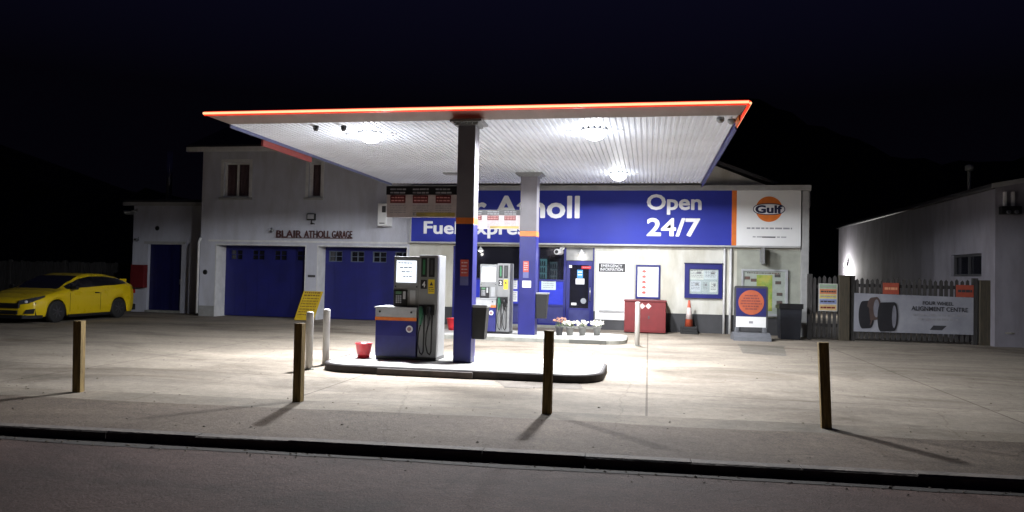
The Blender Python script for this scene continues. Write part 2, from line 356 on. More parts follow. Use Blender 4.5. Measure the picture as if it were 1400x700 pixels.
# columns
def column(x, y, wd, zblue, zor, zb):
    c_ = MB(can.location).box(x-wd/2, x+wd/2, y-wd/2, y+wd/2, zor, ZS, bev=.012).build('column', mat('column_grey', (.17, .16, .18), .45, scale=3), can)
    MB(can.location).box(x-wd/2-.003, x+wd/2+.003, y-wd/2-.003, y+wd/2+.003, zblue, zor, bev=.006).build('column_stripe', ORANGE, c_)
    MB(can.location).box(x-wd/2-.002, x+wd/2+.002, y-wd/2-.002, y+wd/2+.002, zb, zblue, bev=.012).build('column_cladding', BLUE, c_)
    m_ = MB(can.location).box(x-wd/2-.12, x+wd/2+.12, y-wd/2-.1, y+wd/2+.1, ZS-.045, ZS-.002)
    for k in range(-2, 3):
        m_.lathe((x+k*wd*.33, y-wd/2-.06, ZS-.075), [(.022, 0), (.022, .03)], 6)
    m_.box(x-wd/2-.05, x+wd/2+.05, y-wd/2-.04, y+wd/2+.04, ZS-.09, ZS-.045)
    m_.build('column_bracket', MGREY, c_)
    return c_
z_a, z_b = W(634, 306, 11.9).z, W(634, 297.5, 11.9).z
c1 = column(-3.01, 12.03, .30, z_a, z_b, .12)
z_a2, z_b2 = W(720, 323, 18.2).z, W(720, 316, 18.2).z
c2_ = column(-2.98, 18.42, .42, z_a2, z_b2, .10)
# downlights
LP = [(-5.09, 12.9), (-.97, 12.9), (-.77, 18.4)]
for i, (lx, ly) in enumerate(LP):
    d = MB(can.location).lathe((lx, ly, ZS-.022), [(.24, 0), (.24, .018), (.2, .02)], 24).box(lx-.5, lx-.36, ly-.03, ly+.03, ZS-.02, ZS-.002).box(lx+.36, lx+.5, ly-.03, ly+.03, ZS-.02, ZS-.002).build('downlight', TRIMW, can)
    MB(can.location).lathe((lx, ly, ZS-.02), [(.19, 0), (.195, -.04), (.18, -.08), (.14, -.125), (.08, -.152), (.01, -.16)][::-1], 24).build('lamp_lens', LAMP, d)
    ld = bpy.data.lights.new('downlight_lamp', 'AREA'); ld.shape = 'DISK'; ld.size = .36; ld.energy = (400, 380, 300)[i]; ld.color = (.95, .97, 1); ld.spread = radians(175)
    lo = bpy.data.objects.new('downlight_lamp', ld); COL.objects.link(lo); lo.location = Vector((lx, ly, ZS-.20))-can.location; lo.parent = can
    ld = bpy.data.lights.new('lamp_glow', 'SPOT'); ld.spot_size = radians(177); ld.spot_blend = .08; ld.energy = (680, 680, 330)[i]; ld.shadow_soft_size = .13; ld.color = (.93, .96, 1)
    l2 = bpy.data.lights.new('lens_glow', 'POINT'); l2.energy = (26, 26, 10)[i]; l2.shadow_soft_size = .12; l2.color = (.93, .96, 1)
    lo = bpy.data.objects.new('lens_glow', l2); COL.objects.link(lo); lo.location = Vector((lx, ly, ZS-.44))-can.location; lo.parent = can
    lo = bpy.data.objects.new('lamp_glow', ld); COL.objects.link(lo); lo.location = Vector((lx, ly, ZS-.21))-can.location; lo.parent = can
q = G(618, 237, ZS)
MB(can.location).box(q.x-.2, q.x+.2, q.y-.15, q.y+.15, ZS-.03, ZS-.002, bev=.006).build('spare_fitting', MGREY, can)
for px in (432, 470): 
    q = G(px, 172, ZS); MB(can.location).lathe((q.x, q.y, ZS-.09), [(.03, 0), (.05, .03), (.05, .09)], 12).build('sensor', DGREY, can)
for px, py in ((985, 161), (1000, 163)):
    q = G(px, py, ZS); MB(can.location).lathe((q.x, q.y, ZS-.08), [(.03, 0), (.06, .03), (.06, .08)], 12).build('sensor', MGREY, can)

# ------------------------------------------------------------------ pump islands
def island(name, label, x0, x1, y0, y1, h, top, side, mk):
    r = .55; t = thing(name, label, 'island', ((x0+x1)/2, (y0+y1)/2, 0), 0, 'kerbed islands under the canopy')
    def outline(k):
        pts = []
        for (ax, ay, a0) in ((x1-r, y0+r, -90), (x1-r, y1-r, 0), (x0+r, y1-r, 90), (x0+r, y0+r, 180)):
            for j in range(9):
                a = radians(a0+j*11.25); pts.append((ax+(r-k)*cos(a), ay+(r-k)*sin(a)))
        return pts
    o1, o2, o3 = outline(0), outline(.016), outline(.06); n_ = len(o1); mb = MB(t.location)
    mb.add([(a, b, -.05) for a, b in o1]+[(a, b, h-.016) for a, b in o1]+[(a, b, h) for a, b in o2]+[(a, b, h) for a, b in o3],
           [(k*n_+i, k*n_+(i+1) % n_, (k+1)*n_+(i+1) % n_, (k+1)*n_+i) for k in range(3) for i in range(n_)]); mb.build('island_kerb', side, t)
    mb = MB(t.location); mb.add([(a, b, h-.002) for a, b in o3], [tuple(range(n_))]); mb.build('island_top', top, t); return t
ITOP = ground_mat('island_concrete', (.58, .57, .55), (.46, .45, .43), (.7, .68, .66), grit=.05, streak=(1, 1, 1))
DKERB = mat('dark_kerb', (.045, .036, .036), .7, c2=(.022, .018, .018), scale=6, bump=.3, bscale=25)  # dark mottled tone for the kerb sides of the nearer island
GKERB = mat('grey_kerb_concrete', (.30, .30, .27), .8, c2=(.2, .2, .18), scale=4, bump=.3, bscale=25)
isl1 = island('pump_island', 'kerbed island with dark sides under the nearer pump', -5.2, -.66, 10.98, 13.05, .125, ITOP, DKERB, 0)
m_ = MB(isl1.location).box(-4.12, -2.6, 10.93, 11.2, -.02, .10, bev=.01); m_.build('kerb_block', mat('worn_kerb_block', (.11, .09, .085), .8, c2=(.06, .05, .05), scale=5), isl1)
isl2 = island('pump_island', 'pale kerbed island under the further pump nearer to the shop', -5.4, -.5, 17.45, 19.6, .10, ITOP, GKERB, 0)
MB(isl2.location).box(-1.82, -.95, 17.42, 17.6, 0, .095, bev=.008).build('kerb_block', mat('dark_kerb_block', (.10, .10, .09), .8), isl2)

# ------------------------------------------------------------------ fuel pumps (local: front face at y=0, faces -y)
def fuel_pump(loc, label, num, sc=1):
    t = thing('fuel_pump', label, 'fuel pump', loc, 0, 'fuel pumps on the islands')
    H = 1.74; a, b, c, d = -.56, -.28, .165, .50   # cabinet left, screen unit left, hose module left, right
    MB().box(a, d, 0.0, .52, 0, .05).build('base_plinth', BLACK, t)
    cab = MB().box(a, c-.004, -.05, .50, .05, .86, bev=.012).build('cabinet', mat('cabinet_navy', (.03, .032, .17), .35), t)
    MB().box(a+.01, c-.014, -.056, -.046, .40, .66).build('cabinet_panel', BLUE, cab)
    MB().box(a-.002, c-.002, -.062, .50, .71, .86, bev=.008).box(a-.02, c+.0, -.085, .5, .86, .885, bev=.006).build('console_band', LGREY, cab)
    MB().box(a-.004, c-.0, -.066, -.04, .655, .71).build('orange_band', ORANGE, cab)
    m_ = MB()
    for lx in (a+.08, c-.09): m_.lathe((lx, -.075, .80), [(.018, 0), (.018, .02)], 10, 'Y')
    m_.build('lock', BLACK, cab)
    e = MB().lathe((c-.12, -.068, .52), [(.055, 0), (.06, .006), (.06, .012)], 20, 'Y').build('round_badge', SIGNWHITE, cab)
    MB().lathe((c-.12, -.074, .52), [(.035, 0), (.035, .004)], 16, 'Y').build('badge_centre', mat('badge_grey', (.35, .2, .22), .5), e)
    hd = MB().box(b, c, .02, .48, .885, H, bev=.012).build('screen_unit', MGREY, t)
    s_ = MB().box(b+.05, c-.045, .004, .03, 1.30, H-.07, bev=.006).build('screen', SCREEN, hd)
    m_ = MB()
    for k in range(4): m_.dashes(b+.08+.03*k, c-.12, 1.62-k*.075, .018, .003, seed=k+num, wmin=.03, wmax=.08)
    m_.build('screen_digits', mat('screen_ink', (.35, .42, .6), .5), s_)
    m_ = MB()
    for lx in (b+.035, c-.035): m_.lathe((lx, .012, 1.23), [(.012, 0), (.012, .01)], 8, 'Y')
    m_.build('screw', BLACK, hd)
    k_ = MB().box(b+.01, b+.25, .0, .03, .89, 1.17, bev=.006).build('payment_panel', BLACK, hd)
    m_ = MB()
    for i in range(3):
        for j in range(4): m_.box(b+.055+i*.035, b+.08+i*.035, -.006, .002, .95+j*.035, .975+j*.035)
    m_.build('keypad', LGREY, k_)
    MB().box(b+.05, b+.15, -.005, .002, 1.10, 1.15).build('card_display', mat('dim_display', (.1, .2, .12), .3), k_)
    MB().box(b+.18, b+.225, -.008, .002, 1.02, 1.15).build('card_slot', LGREY, k_)
    MB().box(b+.30, c-.05, .008, .022, .93, 1.17).build('receipt_panel', LGREY, hd)
    # hose module
    hm = MB().box(c+.003, d, .0, .50, .05, H+.03, bev=.014).build('hose_module', MGREY, t)
    for i, m in enumerate((GREEN, BLACK)):
        lx = c+.045+i*.135
        fr = MB().box(lx, lx+.10, -.008, .004, 1.40, 1.72, bev=.003).build('grade_panel', BLACK, hm)
        MB().box(lx+.03, lx+.07, -.012, -.006, 1.44, 1.69).build('grade_label', mat('grade_green', (.05, .22, .10), .5) if i == 0 else SIGNWHITE if False else DGREY, fr)
    n_ = MB().box(c+.045, c+.15, -.008, .004, 1.20, 1.35).build('number_panel', BLACK, hm)
    MB().text(str(num), c+.07, c+.125, 1.225, 1.325, -.008, bold=.03, depth=.004).build('number', LETTER, n_)
    st = MB().box(c+.175, c+.285, -.008, .004, 1.12, 1.36).build('warning_sticker', YELLOW, hm)
    m_ = MB().prism([(c+.20, 1.26), (c+.26, 1.26), (c+.23, 1.32)], 'Y', -.011, -.008)
    for k in range(3): m_.dashes(c+.185, c+.275, 1.22-k*.03, .01, -.008, seed=k)
    m_.build('sticker_print', INK, st)
    MB().box(c+.02, c+.29, -.012, .004, .76, .93, bev=.004).build('nozzle_holster', BLACK, hm)
    for i, nm in enumerate((mat('nozzle_green', (.02, .12, .06), .5), BLACK)):
        lx = c+.075+i*.135
        nz = MB().tube([(lx, -.05, .90), (lx+.004, -.075, .83), (lx, -.07, .72), (lx-.004, -.06, .60)], [.03, .036, .03, .018], 10)
        nz.tube([(lx+.035, -.075, .84), (lx+.055, -.09, .76), (lx+.03, -.085, .67)], .008, 6); nz.build('nozzle', nm, hm)
        pts = [(lx-.004, -.06, .60), (lx-.03, -.08, .45), (lx-.035, -.085, .28), (lx-.005, -.075, .14), (lx+.03, -.06, .10), (lx+.052, -.055, .16), (lx+.055, -.05, .4), (lx+.05, -.04, .62), (lx+.05, -.01, .76)]
        q = []
        for j in range(len(pts)-1):
            for k in range(3): q.append(Vector(pts[j]).lerp(Vector(pts[j+1]), k/3))
        q.append(Vector(pts[-1])); MB().tube(q, .011, 6).build('hose', RUBBER, hm)
    MB().box(a, d, .01, .49, H+.03, H+.045).build('top_cap', LGREY, t) if False else None
    return t
fuel_pump((-3.98, 11.98, .125), 'grey and blue fuel pump numbered 4 with lit screen on the nearer island', 4)
fuel_pump((-3.93, 18.30, .10), 'grey and blue fuel pump numbered 2 on the further island, partly behind the nearer column', 2)

# ------------------------------------------------------------------ boards on the columns
def info_board(x0, x1, z0, z1, y, label):
    t = thing('information_board', label, 'sign', ((x0+x1)/2, y, z0), 0, 'information boards fixed to the canopy columns'); o = t.location; W_ = x1-x0; H_ = z1-z0
    b = MB(o).box(x0, x1, y, y+.03, z0, z1).build('board', mat('board_face', (.60, .52, .53), .5), t)
    h = MB(o).box(x0-.01, x1+.0, y-.012, y+.034, z1-H_*.27, z1+.004).build('header_bar', BLACK, b)
    m_ = MB(o); mr = MB(o); mg = MB(o); ml = MB(o)
    for k in range(3):
        a = x0+W_*(.05+.325*k); b_ = a+W_*.225
        for j in range(2): m_.dashes(a, b_, z1-H_*(.12+.11*j), H_*.05, y-.012, seed=k*2+j, wmin=W_*.03, wmax=W_*.09)
        mr.box(a, b_-.01, y-.006, y, z1-H_*.54, z1-H_*.29)
        for j in range(2): ml.dashes(a+.02, b_-.03, z1-H_*(.38+.1*j), H_*.04, y-.006, seed=9+k*2+j, wmin=W_*.02, wmax=W_*.06)
        for j in range(4): mg.dashes(a, b_, z1-H_*(.64+.07*j), H_*.022, y, seed=31+k*4+j, wmin=W_*.02, wmax=W_*.07)
    mg.box(x0+W_*.38, x0+W_*.405, y-.003, y, z0+H_*.06, z0+H_*.14); mg.dashes(x0+W_*.42, x0+W_*.55, z0+H_*.08, H_*.03, y, seed=3)
    m_.build('header_print', INKG, h); r_ = mr.build('red_label', RED, b); ml.build('label_print', mat('label_print_pink', (.7, .35, .35), .6), r_); mg.build('small_print', INKG, b)
    MB(o).box(x0+W_*.43, x1-.03, y-.002, y, z0+H_*.04, z0+H_*.16).build('yellow_strip', mat('yellow_strip', (.55, .42, .12), .5), b)
    MB(o).box(x1, x1+.05, y+.005, y+.025, z0+.05, z0+.10).box(x1, x1+.05, y+.005, y+.025, z1-.12, z1-.07).build('bracket', STEEL, t)
a, b = W(529, 297, 11.95), W(622, 255, 11.95)
info_board(a.x, -3.165, a.z, b.z, 11.93, 'wide information board with three red labels hung left of the nearer column')
a, b = W(640, 313, 18.3), W(706, 287.5, 18.3)
info_board(a.x, -3.195, a.z, b.z, 18.25, 'smaller looking information board with three red labels hung left of the further column')
# small posters on the columns
def col_poster(x0, x1, z0, z1, y, label, low):
    t = thing('column_poster', label, 'poster', ((x0+x1)/2, y, z0)); o = t.location
    MB(o).box(x0, x1, y-.008, y, z0+(z1-z0)*.35, z1).build('upper_print', mat('poster_red', (.5, .08, .06), .4), t)
    MB(o).box(x0, x1, y-.008, y, z0, z0+(z1-z0)*.345).build('lower_print', mat('poster_blue_grey', (.12, .13, .3), .4), t)
    m_ = MB(o)
    for k in range(4): m_.dashes(x0+.02, x1-.02, z1-.06-.055*k, .018, y-.008, seed=k+low)
    m_.build('print_lines', mat('poster_ink', (.65, .5, .5), .5), t)
a, b = W(629, 390, 11.88), W(641, 355, 11.88); col_poster(a.x, b.x, a.z, b.z, 11.876, 'narrow red and blue poster on the front of the nearer column', 1)
a, b = W(715, 380, 18.2), W(723, 357, 18.2); col_poster(a.x, b.x, a.z, b.z, 18.205, 'narrow red and blue poster on the front of the further column', 2)
a, b = W(714, 393, 18.2), W(726, 384, 18.2)
t = thing('paper_notice', 'small white notice taped to the further column below its poster', 'notice', (a.x, 18.2, a.z))
MB(t.location).box(a.x, b.x, 18.195, 18.205, a.z, b.z).build('paper', SIGNWHITE, t); m_ = MB(t.location)
for k in range(3): m_.dashes(a.x+.02, b.x-.02, b.z-.05-.04*k, .012, 18.195, seed=k)
m_.build('print_lines', INKG, t)

# bins hung on the right of each column
def hung_bin(x, y, z, wd, h, label):
    t = thing('waste_bin', label, 'bin', (x, y, z), 0, 'bins fixed beside the columns')
    m_ = MB(); q = [(0, 0, 0, .85), (h, h, h, 1)]
    m_.add([(0, -wd*.42, 0), (wd*.85, -wd*.42, 0), (wd*.85, wd*.42, 0), (0, wd*.42, 0), (0, -wd*.5, h), (wd, -wd*.5, h), (wd, wd*.5, h), (0, wd*.5, h)],
           [(0, 1, 2, 3), (4, 5, 6, 7), (0, 1, 5, 4), (1, 2, 6, 5), (2, 3, 7, 6), (3, 0, 4, 7)]); m_.build('bin_body', mat('bin_black', (.007, .007, .008), .6), t)
    m_ = MB(); m_.box(-.0, wd+.015, -wd*.5-.015, wd*.5+.015, h+.002, h+.045, bev=.012); m_.build('bin_lid', MGREY, t)
    MB().box(-.01, .02, -.05, .05, h*.4, h*.6).build('bracket', STEEL, t)
a = W(648, 463, 12); hung_bin(-2.855, 12.03, a.z, .24, .52, 'black bin with pale rim fixed to the right side of the nearer column')
a = W(735, 435, 18.4); hung_bin(-2.765, 18.42, a.z, .30, .60, 'black bin topped with white paper fixed to the right of the further column')

# red buckets
def bucket(loc, label, sc=1, tops=None):
    t = thing('red_bucket', label, 'bucket', loc, 0, 'red buckets on the pump islands')
    MB().lathe((0, 0, 0), [(.10*sc, 0), (.115*sc, .08*sc), (.14*sc, .235*sc), (.15*sc, .24*sc), (.15*sc, .25*sc), (.135*sc, .25*sc), (.105*sc, .02*sc)], 24).build('bucket_body', REDP, t)
    MB().tube([(.145*sc*cos(q), .03, .235*sc+.03*sin(q)) for q in [pi*k/10 for k in range(11)]], .004, 6).build('handle', STEEL, t)
    MB().lathe((0, 0, .2*sc), [(.13*sc, 0), (.02, .008)], 20).build('sand_fill', mat('sand', (.4, .3, .2), .9), t)
q = G(497, 489, .125); bucket((q.x, q.y, .125), 'red bucket standing on the left end of the nearer island')
q = G(617, 451, .10); bucket((q.x+.05, q.y, .10), 'red bucket on the further island, just left of the nearer column', 1.25)

# ------------------------------------------------------------------ bollards and posts
def bollard(x, y, h, label):
    t = thing('white_bollard', label, 'bollard', (x, y, 0), 0, 'white steel bollards')
    MB().lathe((0, 0, 0), [(.058, -.05), (.058, h-.03), (.052, h-.008), (.035, h), (.005, h+.003)], 20).build('bollard_tube', mat('bollard_white', (.62, .61, .60), .5, c2=(.50, .49, .47), scale=4, c3=(.8, .78, .75), scale3=2), t)
    MB().lathe((0, 0, 0), [(.085, .001), (.085, .012), (.06, .016)], 20).build('base_collar', GKERB, t)
q = G(422, 505); bollard(q.x, q.y, .93, 'white bollard nearest the road, the nearer of the pair left of the pump island')
q = G(445, 499); bollard(q.x, q.y, .95, 'white bollard just behind its twin, closer to the left end of the pump island')
q = G(871, 473); bollard(q.x, q.y, 1.02, 'white bollard standing alone in front of the red cabinet')
post = None
for i, (px, py, h, tx, ty, lab) in enumerate([(103, 537, .90, .0, .02, 'square timber post at the footway edge, in front of the yellow car'),
        (405, 550, .95, .0, .0, 'square timber post at the footway edge, left of the pump island'),
        (747, 567, .96, .01, .0, 'square timber post at the footway edge, in front of the island right end'),
        (1131, 587, .93, -.035, .0, 'square timber post leaning slightly, at the footway edge in front of the fence gate')]):
    q = G(px, py)
    o = MB().box(-.052, .052, -.048, .048, -.08, h, bev=.006).build('timber_post', TIMBER)
    tag(o, lab, 'post', 'timber posts along the footway edge'); o.location = (q.x, q.y+.05, 0); o.rotation_euler = (ty+random.uniform(-.012, .012), tx+random.uniform(-.01, .01), random.uniform(-.06, .06) + (.12 if i == 0 else 0))

# ------------------------------------------------------------------ shop
YB = 22.3; SX0, SX1, SZT = -7.42, 4.36, 4.32
shop = thing('shop_building', 'single storey white shop with dark plinth behind the canopy', 'building', (-1.5, YB, 0)); o = shop.location
wx0, wx1 = W(618, 400, YB).x, W(812, 400, YB).x
dx0 = W(773, 400, YB).x; ztop = W(700, 337, YB).z
hole = (wx0, wx1, .0, ztop)
MB(o).wall(SX0, SX1, .55, SZT-.18, YB, YB+.3, [hole]).build('wall', WHITE, shop)
MB(o).wall(SX0, SX1, -.02, .55, YB+.004, YB+.3, [hole]).build('plinth', PLINTH, shop)
MB(o).box(SX0-.02, SX1+.12, YB-.28, YB+.3, SZT-.17, SZT-.02).build('eaves_fascia', TRIM, shop)
MB(o).wall(YB+.3, YB+9, -.02, SZT-.2, SX1-.3, SX1, axis='Y').build('side_wall', WHITE, shop)
gx0, gx1, gz = -5.6, 3.4, 6.1
MB(o).prism([(gx0, SZT-.02), (gx1, SZT-.02), ((gx0+gx1)/2, gz)], 'Y', YB+.05, YB+.25).build('gable', WHITE, shop)
MB(o).prism([(gx0-.2, SZT+.0), ((gx0+gx1)/2, gz+.04), (gx1+.2, SZT+.0), (gx1+.25, SZT+.08), ((gx0+gx1)/2, gz+.14), (gx0-.25, SZT+.08)], 'Y', YB+.0, YB+9).build('roof', ROOF, shop)
# right-hand grey bay under the branded panel
bx0 = W(1007, 400, YB).x
MB(o).box(bx0, SX1-.05, YB-.012, YB-.002, .5, 2.45).build('grey_bay', mat('dull_render', (.36, .37, .32), .8, c2=(.28, .29, .25), scale=2), shop)
for px, r in ((990, .035), (998.5, .04)):
    q = W(px, 400, YB-.06); MB(o).tube([(q.x, YB-.06, .0), (q.x, YB-.06, 2.52)], r, 10).build('downpipe', TRIMW, shop)
q = W(1111, 300, YB); m_ = MB(o); m_.tube([(SX1+.16, YB+.2, 4.3), (SX1+.16, YB+.2, 3.75), (SX1+.05, YB+.2, 3.55), (SX1+.05, YB+.2, .05)], .04, 8); m_.build('downpipe', TRIM, shop)
MB(o).box(SX1-.1, SX1+.08, YB-.22, YB+.1, -.0, 4.14).build('corner_pilaster', TRIM, shop)
# shop front
shf = MB(o); yf = YB+.10; zm = W(750, 382, YB+.1).z; zl = W(750, 417, YB+.1).z
x_mid = W(735, 400, YB).x; x_l = W(697, 400, YB).x
def bx(x0, x1, z0, z1, y0=yf-.03, y1=yf+.03): return MB(o).box(x0, x1, y0, y1, z0, z1)
fr = MB(o)
fr.box(wx0, wx0+.10, yf-.04, yf+.04, .1, ztop).box(dx0-.07, dx0+.0, yf-.04, yf+.04, .1, ztop)
fr.box(wx0+.1, dx0-.07, yf-.04, yf+.04, zm-.05, zm).box(wx0+.1, dx0-.07, yf-.04, yf+.04, zl-.05, zl+.02).box(wx0+.1, dx0-.07, yf-.04, yf+.04, .08, .14)
fr.box(x_mid-.03, x_mid+.03, yf-.038, yf+.038, .14, ztop); fr.box(wx1-.05, wx1, yf-.04, yf+.04, .1, ztop)
sf = fr.build('shop_front_frame', BLUE, shop)
MB(o).box(wx0+.1, dx0-.07, yf-.01, yf+.01, .14, zl-.05).build('lower_panel', mat('lower_panel_blue', (.04, .045, .20), .45), sf)
MB(o).box(wx0+.1, dx0-.07, yf-.012, yf+.006, zl+.02, zm-.05).build('window_graphic', mat('window_graphic_blue', (.02, .035, .50), .3), sf)
MB(o).box(wx0+.1, dx0-.07, yf-.006, yf+.002, zm, ztop-.0).build('upper_glass', CLEAR, sf)
MB(o).box(wx0-.1, wx1+.1, YB+.02, YB+.29, -.02, .08).build('step', GKERB, shop)
MB(o).box(wx0-.2, wx1+.2, YB+3.4, YB+3.45, 0, 2.6).build('back_partition', mat('dark_interior', (.03, .03, .035), .8), shop)
MB(o).box(wx0-.2, wx1+.2, YB+.35, YB+3.4, 0, .02).build('shop_floor', mat('interior_floor', (.12, .11, .1), .5), shop)
MB(o).box(wx0-.2, wx1+.2, YB+.35, YB+3.4, 2.55, 2.6).build('shop_ceiling', mat('interior_ceiling', (.12, .12, .12), .8), shop)
# door
dz = W(793, 357, yf).z
dr = MB(o).wall(dx0+.01, wx1-.06, .09, dz, yf-.03, yf+.03, [(dx0+.12, wx1-.17, .62, dz-.12)]).build('door', BLUE, shop)
MB(o).box(dx0+.12, wx1-.17, yf-.006, yf+.006, .62, dz-.12).build('door_glass', CLEAR, dr)
MB(o).box(dx0+.10, wx1-.15, yf-.036, yf-.031, .12, .56).build('kick_panel', mat('kick_panel_navy', (.03, .035, .16), .4), dr)
m_ = MB(o); m_.tube([(wx1-.12, yf-.09, .85), (wx1-.12, yf-.09, 1.25)], .015, 8).box(wx1-.13, wx1-.11, yf-.09, yf-.03, .88, .90).box(wx1-.13, wx1-.11, yf-.09, yf-.03, 1.2, 1.22); m_.build('handle', STEEL, dr)
MB(o).lathe((wx1-.32, yf-.012, .84), [(.085, 0), (.085, .006)], 18, 'Y').build('round_sticker', mat('pale_sticker', (.3, .32, .35), .5), dr)
MB(o).box(dx0+.0, wx1-.05, yf+.0, yf+.03, dz+.02, ztop).build('transom_panel', mat('transom_grey', (.25, .25, .25), .6), shop)
def notice(px0, py0, px1, py1, y, name, label, m, lines=3, lm=None, cat='notice'):
    a, b = W(px0, py1, y), W(px1, py0, y); t = thing(name, label, cat, (a.x, y, a.z))
    MB(t.location).box(a.x, b.x, y-.006, y, a.z, b.z).build('sheet', m, t); mm = MB(t.location); h = (b.z-a.z)/(lines+1)
    for k in range(lines): mm.dashes(a.x+(b.x-a.x)*.12, b.x-(b.x-a.x)*.12, b.z-h*(k+1), h*.35, y-.006, seed=int(px0)+k)
    mm.build('print_lines', lm or INKG, t); return t
notice(740, 383, 760, 396, yf-.013, 'window_poster', 'pale green and white poster on the blue window graphic left of the door', mat('poster_pale', (.55, .66, .68), .4), 4, cat='poster')
notice(787, 381, 799, 388.5, yf-.007, 'paper_notice', 'white sheet stuck in the middle of the shop door glass', SIGNWHITE)
notice(789, 369, 797, 380, yf-.007, 'door_sticker', 'light blue sticker on the shop door glass above the white sheet', mat('sticker_blue', (.06, .3, .75), .4), 2, LETTER, cat='sticker')
notice(795, 364, 808, 367.5, yf-.032, 'door_label', 'narrow red label at the top right of the shop door', REDP, 1, cat='sticker')
notice(781, 414, 788, 417, yf-.007, 'door_label', 'small white label at the bottom left of the shop door glass', SIGNWHITE, 1, cat='sticker')
notice(778, 362.5, 782, 366, yf-.032, 'door_label', 'tiny white label at the top left corner of the shop door', SIGNWHITE, 1, cat='sticker')
notice(702, 382, 707.5, 395, yf-.013, 'paper_notice', 'white notice in the shop window left of the further column, the higher of two', SIGNWHITE, 4)
notice(698, 398, 707.5, 412, yf-.013, 'paper_notice', 'white notice in the shop window left of the further column, the lower of two', SIGNWHITE, 4)
# things seen through the glass
def cooler(px0, px1, py0, py1, y, label, e, sc):
    a, b = W(px0, py1, y), W(px1, py0, y); t = thing('drinks_cooler', label, 'cooler', (a.x, y, 0)); oo = t.location
    MB(oo).box(a.x-.05, b.x+.05, y+.02, y+.6, .02, b.z+.12).build('cooler_body', DGREY, t)
    g = MB(oo).box(a.x, b.x, y+.0, y+.02, a.z-.8, b.z).build('lit_door', mat(f'cooler_glow_{sc}', (.2, .3, .3), .4, emit=e, es=.35), t)
    mm = MB(oo); R = random.Random(int(px0))
    for r in range(5):
        zz = b.z-.22-.22*r; mm.box(a.x, b.x, y-.02, y, zz-.015, zz)
        x = a.x+.03
        while x < b.x-.05: mm.lathe((x+.03, y-.03, zz), [(.025, 0), (.025, .11), (.01, .16)], 8); x += .075
    mm.build('bottles', mat('bottle_mix', (.05, .14, .12), .3), g)
cooler(736, 748, 354, 372, YB+2.2, 'drinks cooler with teal lit front seen through the shop window', (.25, .75, .85), 1)
cooler(751, 762, 358, 371, YB+2.6, 'dimmer drinks cooler further back inside the shop', (.12, .25, .28), 2)
# porch lamps
def porch(px, py, y, label, e):
    q = W(px, py, y); t = thing('porch_lamp', label, 'lamp', (q.x, y, q.z), 0, 'small lamps over the shop front')
    MB().lathe((0, 0, 0), [(.015, .14), (.03, .10), (.10, .02), (.11, 0)][::-1], 18).build('lamp_shade', TRIMW, t)
    MB().lathe((0, 0, -.03), [(.03, 0), (.055, .02), (.055, .04)], 14).build('bulb', PLAMP, t)
    MB().tube([(0, 0, .14), (0, .12, .16)], .012, 8).build('bracket', DGREY, t)
    ld = bpy.data.lights.new('porch_light', 'POINT'); ld.energy = e; ld.shadow_soft_size = .05; ld.color = (1, .97, .9); lo = bpy.data.objects.new('porch_light', ld); COL.objects.link(lo); lo.parent = t; lo.location = (0, -.0, -.10)
porch(795, 347, YB-.02, 'small lit lamp directly above the shop door', 3)
porch(657, 343, YB-.02, 'small lit lamp above the shop window, seen just above the further pump', 1.5)
# cctv
def cctv(loc, label, facing, col=TRIMW, sc=1):
    t = thing('security_camera', label, 'camera', loc, facing, 'security cameras on the walls')
    MB().lathe((0, 0, 0), [(.05*sc, .0), (.05*sc, .02)], 14, 'Y').build('mount', col, t)
    MB().tube([(0, 0, 0), (0, -.1*sc, -.02), (0, -.16*sc, -.06*sc)], .015*sc, 8).build('arm', col, t)
    h = MB().lathe((0, -.34*sc, -.09*sc), [(.055*sc, 0), (.058*sc, .02), (.058*sc, .26*sc), (.03*sc, .28*sc)], 16, 'Y').build('camera_body', col, t)
    MB().lathe((0, -.345*sc, -.09*sc), [(.036*sc, 0), (.036*sc, .01)], 14, 'Y').build('lens', BLACK, h)
    return t
q = W(767, 343, YB-.3); cctv((q.x, YB-.02, q.z+.1), 'white security camera pointing out under the blue sign beside the door', radians(-12), sc=1.5)

# blue sign and its lettering
ys = YB-.22; a, b = W(562, 331, ys), W(1001, 257, ys)
sgn = thing('shop_sign', 'long blue fascia sign reading Blair Atholl Fuel Express and Open 24/7', 'sign', (a.x, ys, a.z)); o = sgn.location
zt, zb_ = W(800, 257, ys).z, W(800, 333, ys).z
MB(o).box(a.x, b.x, ys, ys+.2, zb_, zt).build('sign_panel', SIGNBLUE, sgn)
m_ = MB(o).box(a.x-.05, a.x, ys-.01, ys+.2, zb_-.04, zt).box(a.x, SX1-.15, ys-.01, ys+.2, zb_-.05, zb_); m_.build('sign_frame', TRIM, sgn)
def fit(mb, s_, px0, py0, px1, py1, bold, y=ys, **k):
    A, B = W(px0, py1, y), W(px1, py0, y); mb.text(s_, A.x, B.x, A.z, B.z, y-.001, bold=bold, **k)
for s__, q_ in (('Blair Atholl', (583, 267.5, 793, 297.5)), ('Fuel Express', (579, 303.5, 731, 325)), ('Open', (884, 265.5, 959.5, 293.5)), ('24/7', (884, 298.3, 957.5, 323))):
    m_ = MB(o); fit(m_, s__, *q_, .026, depth=.012); m_.build('lettering', LETTER, sgn)
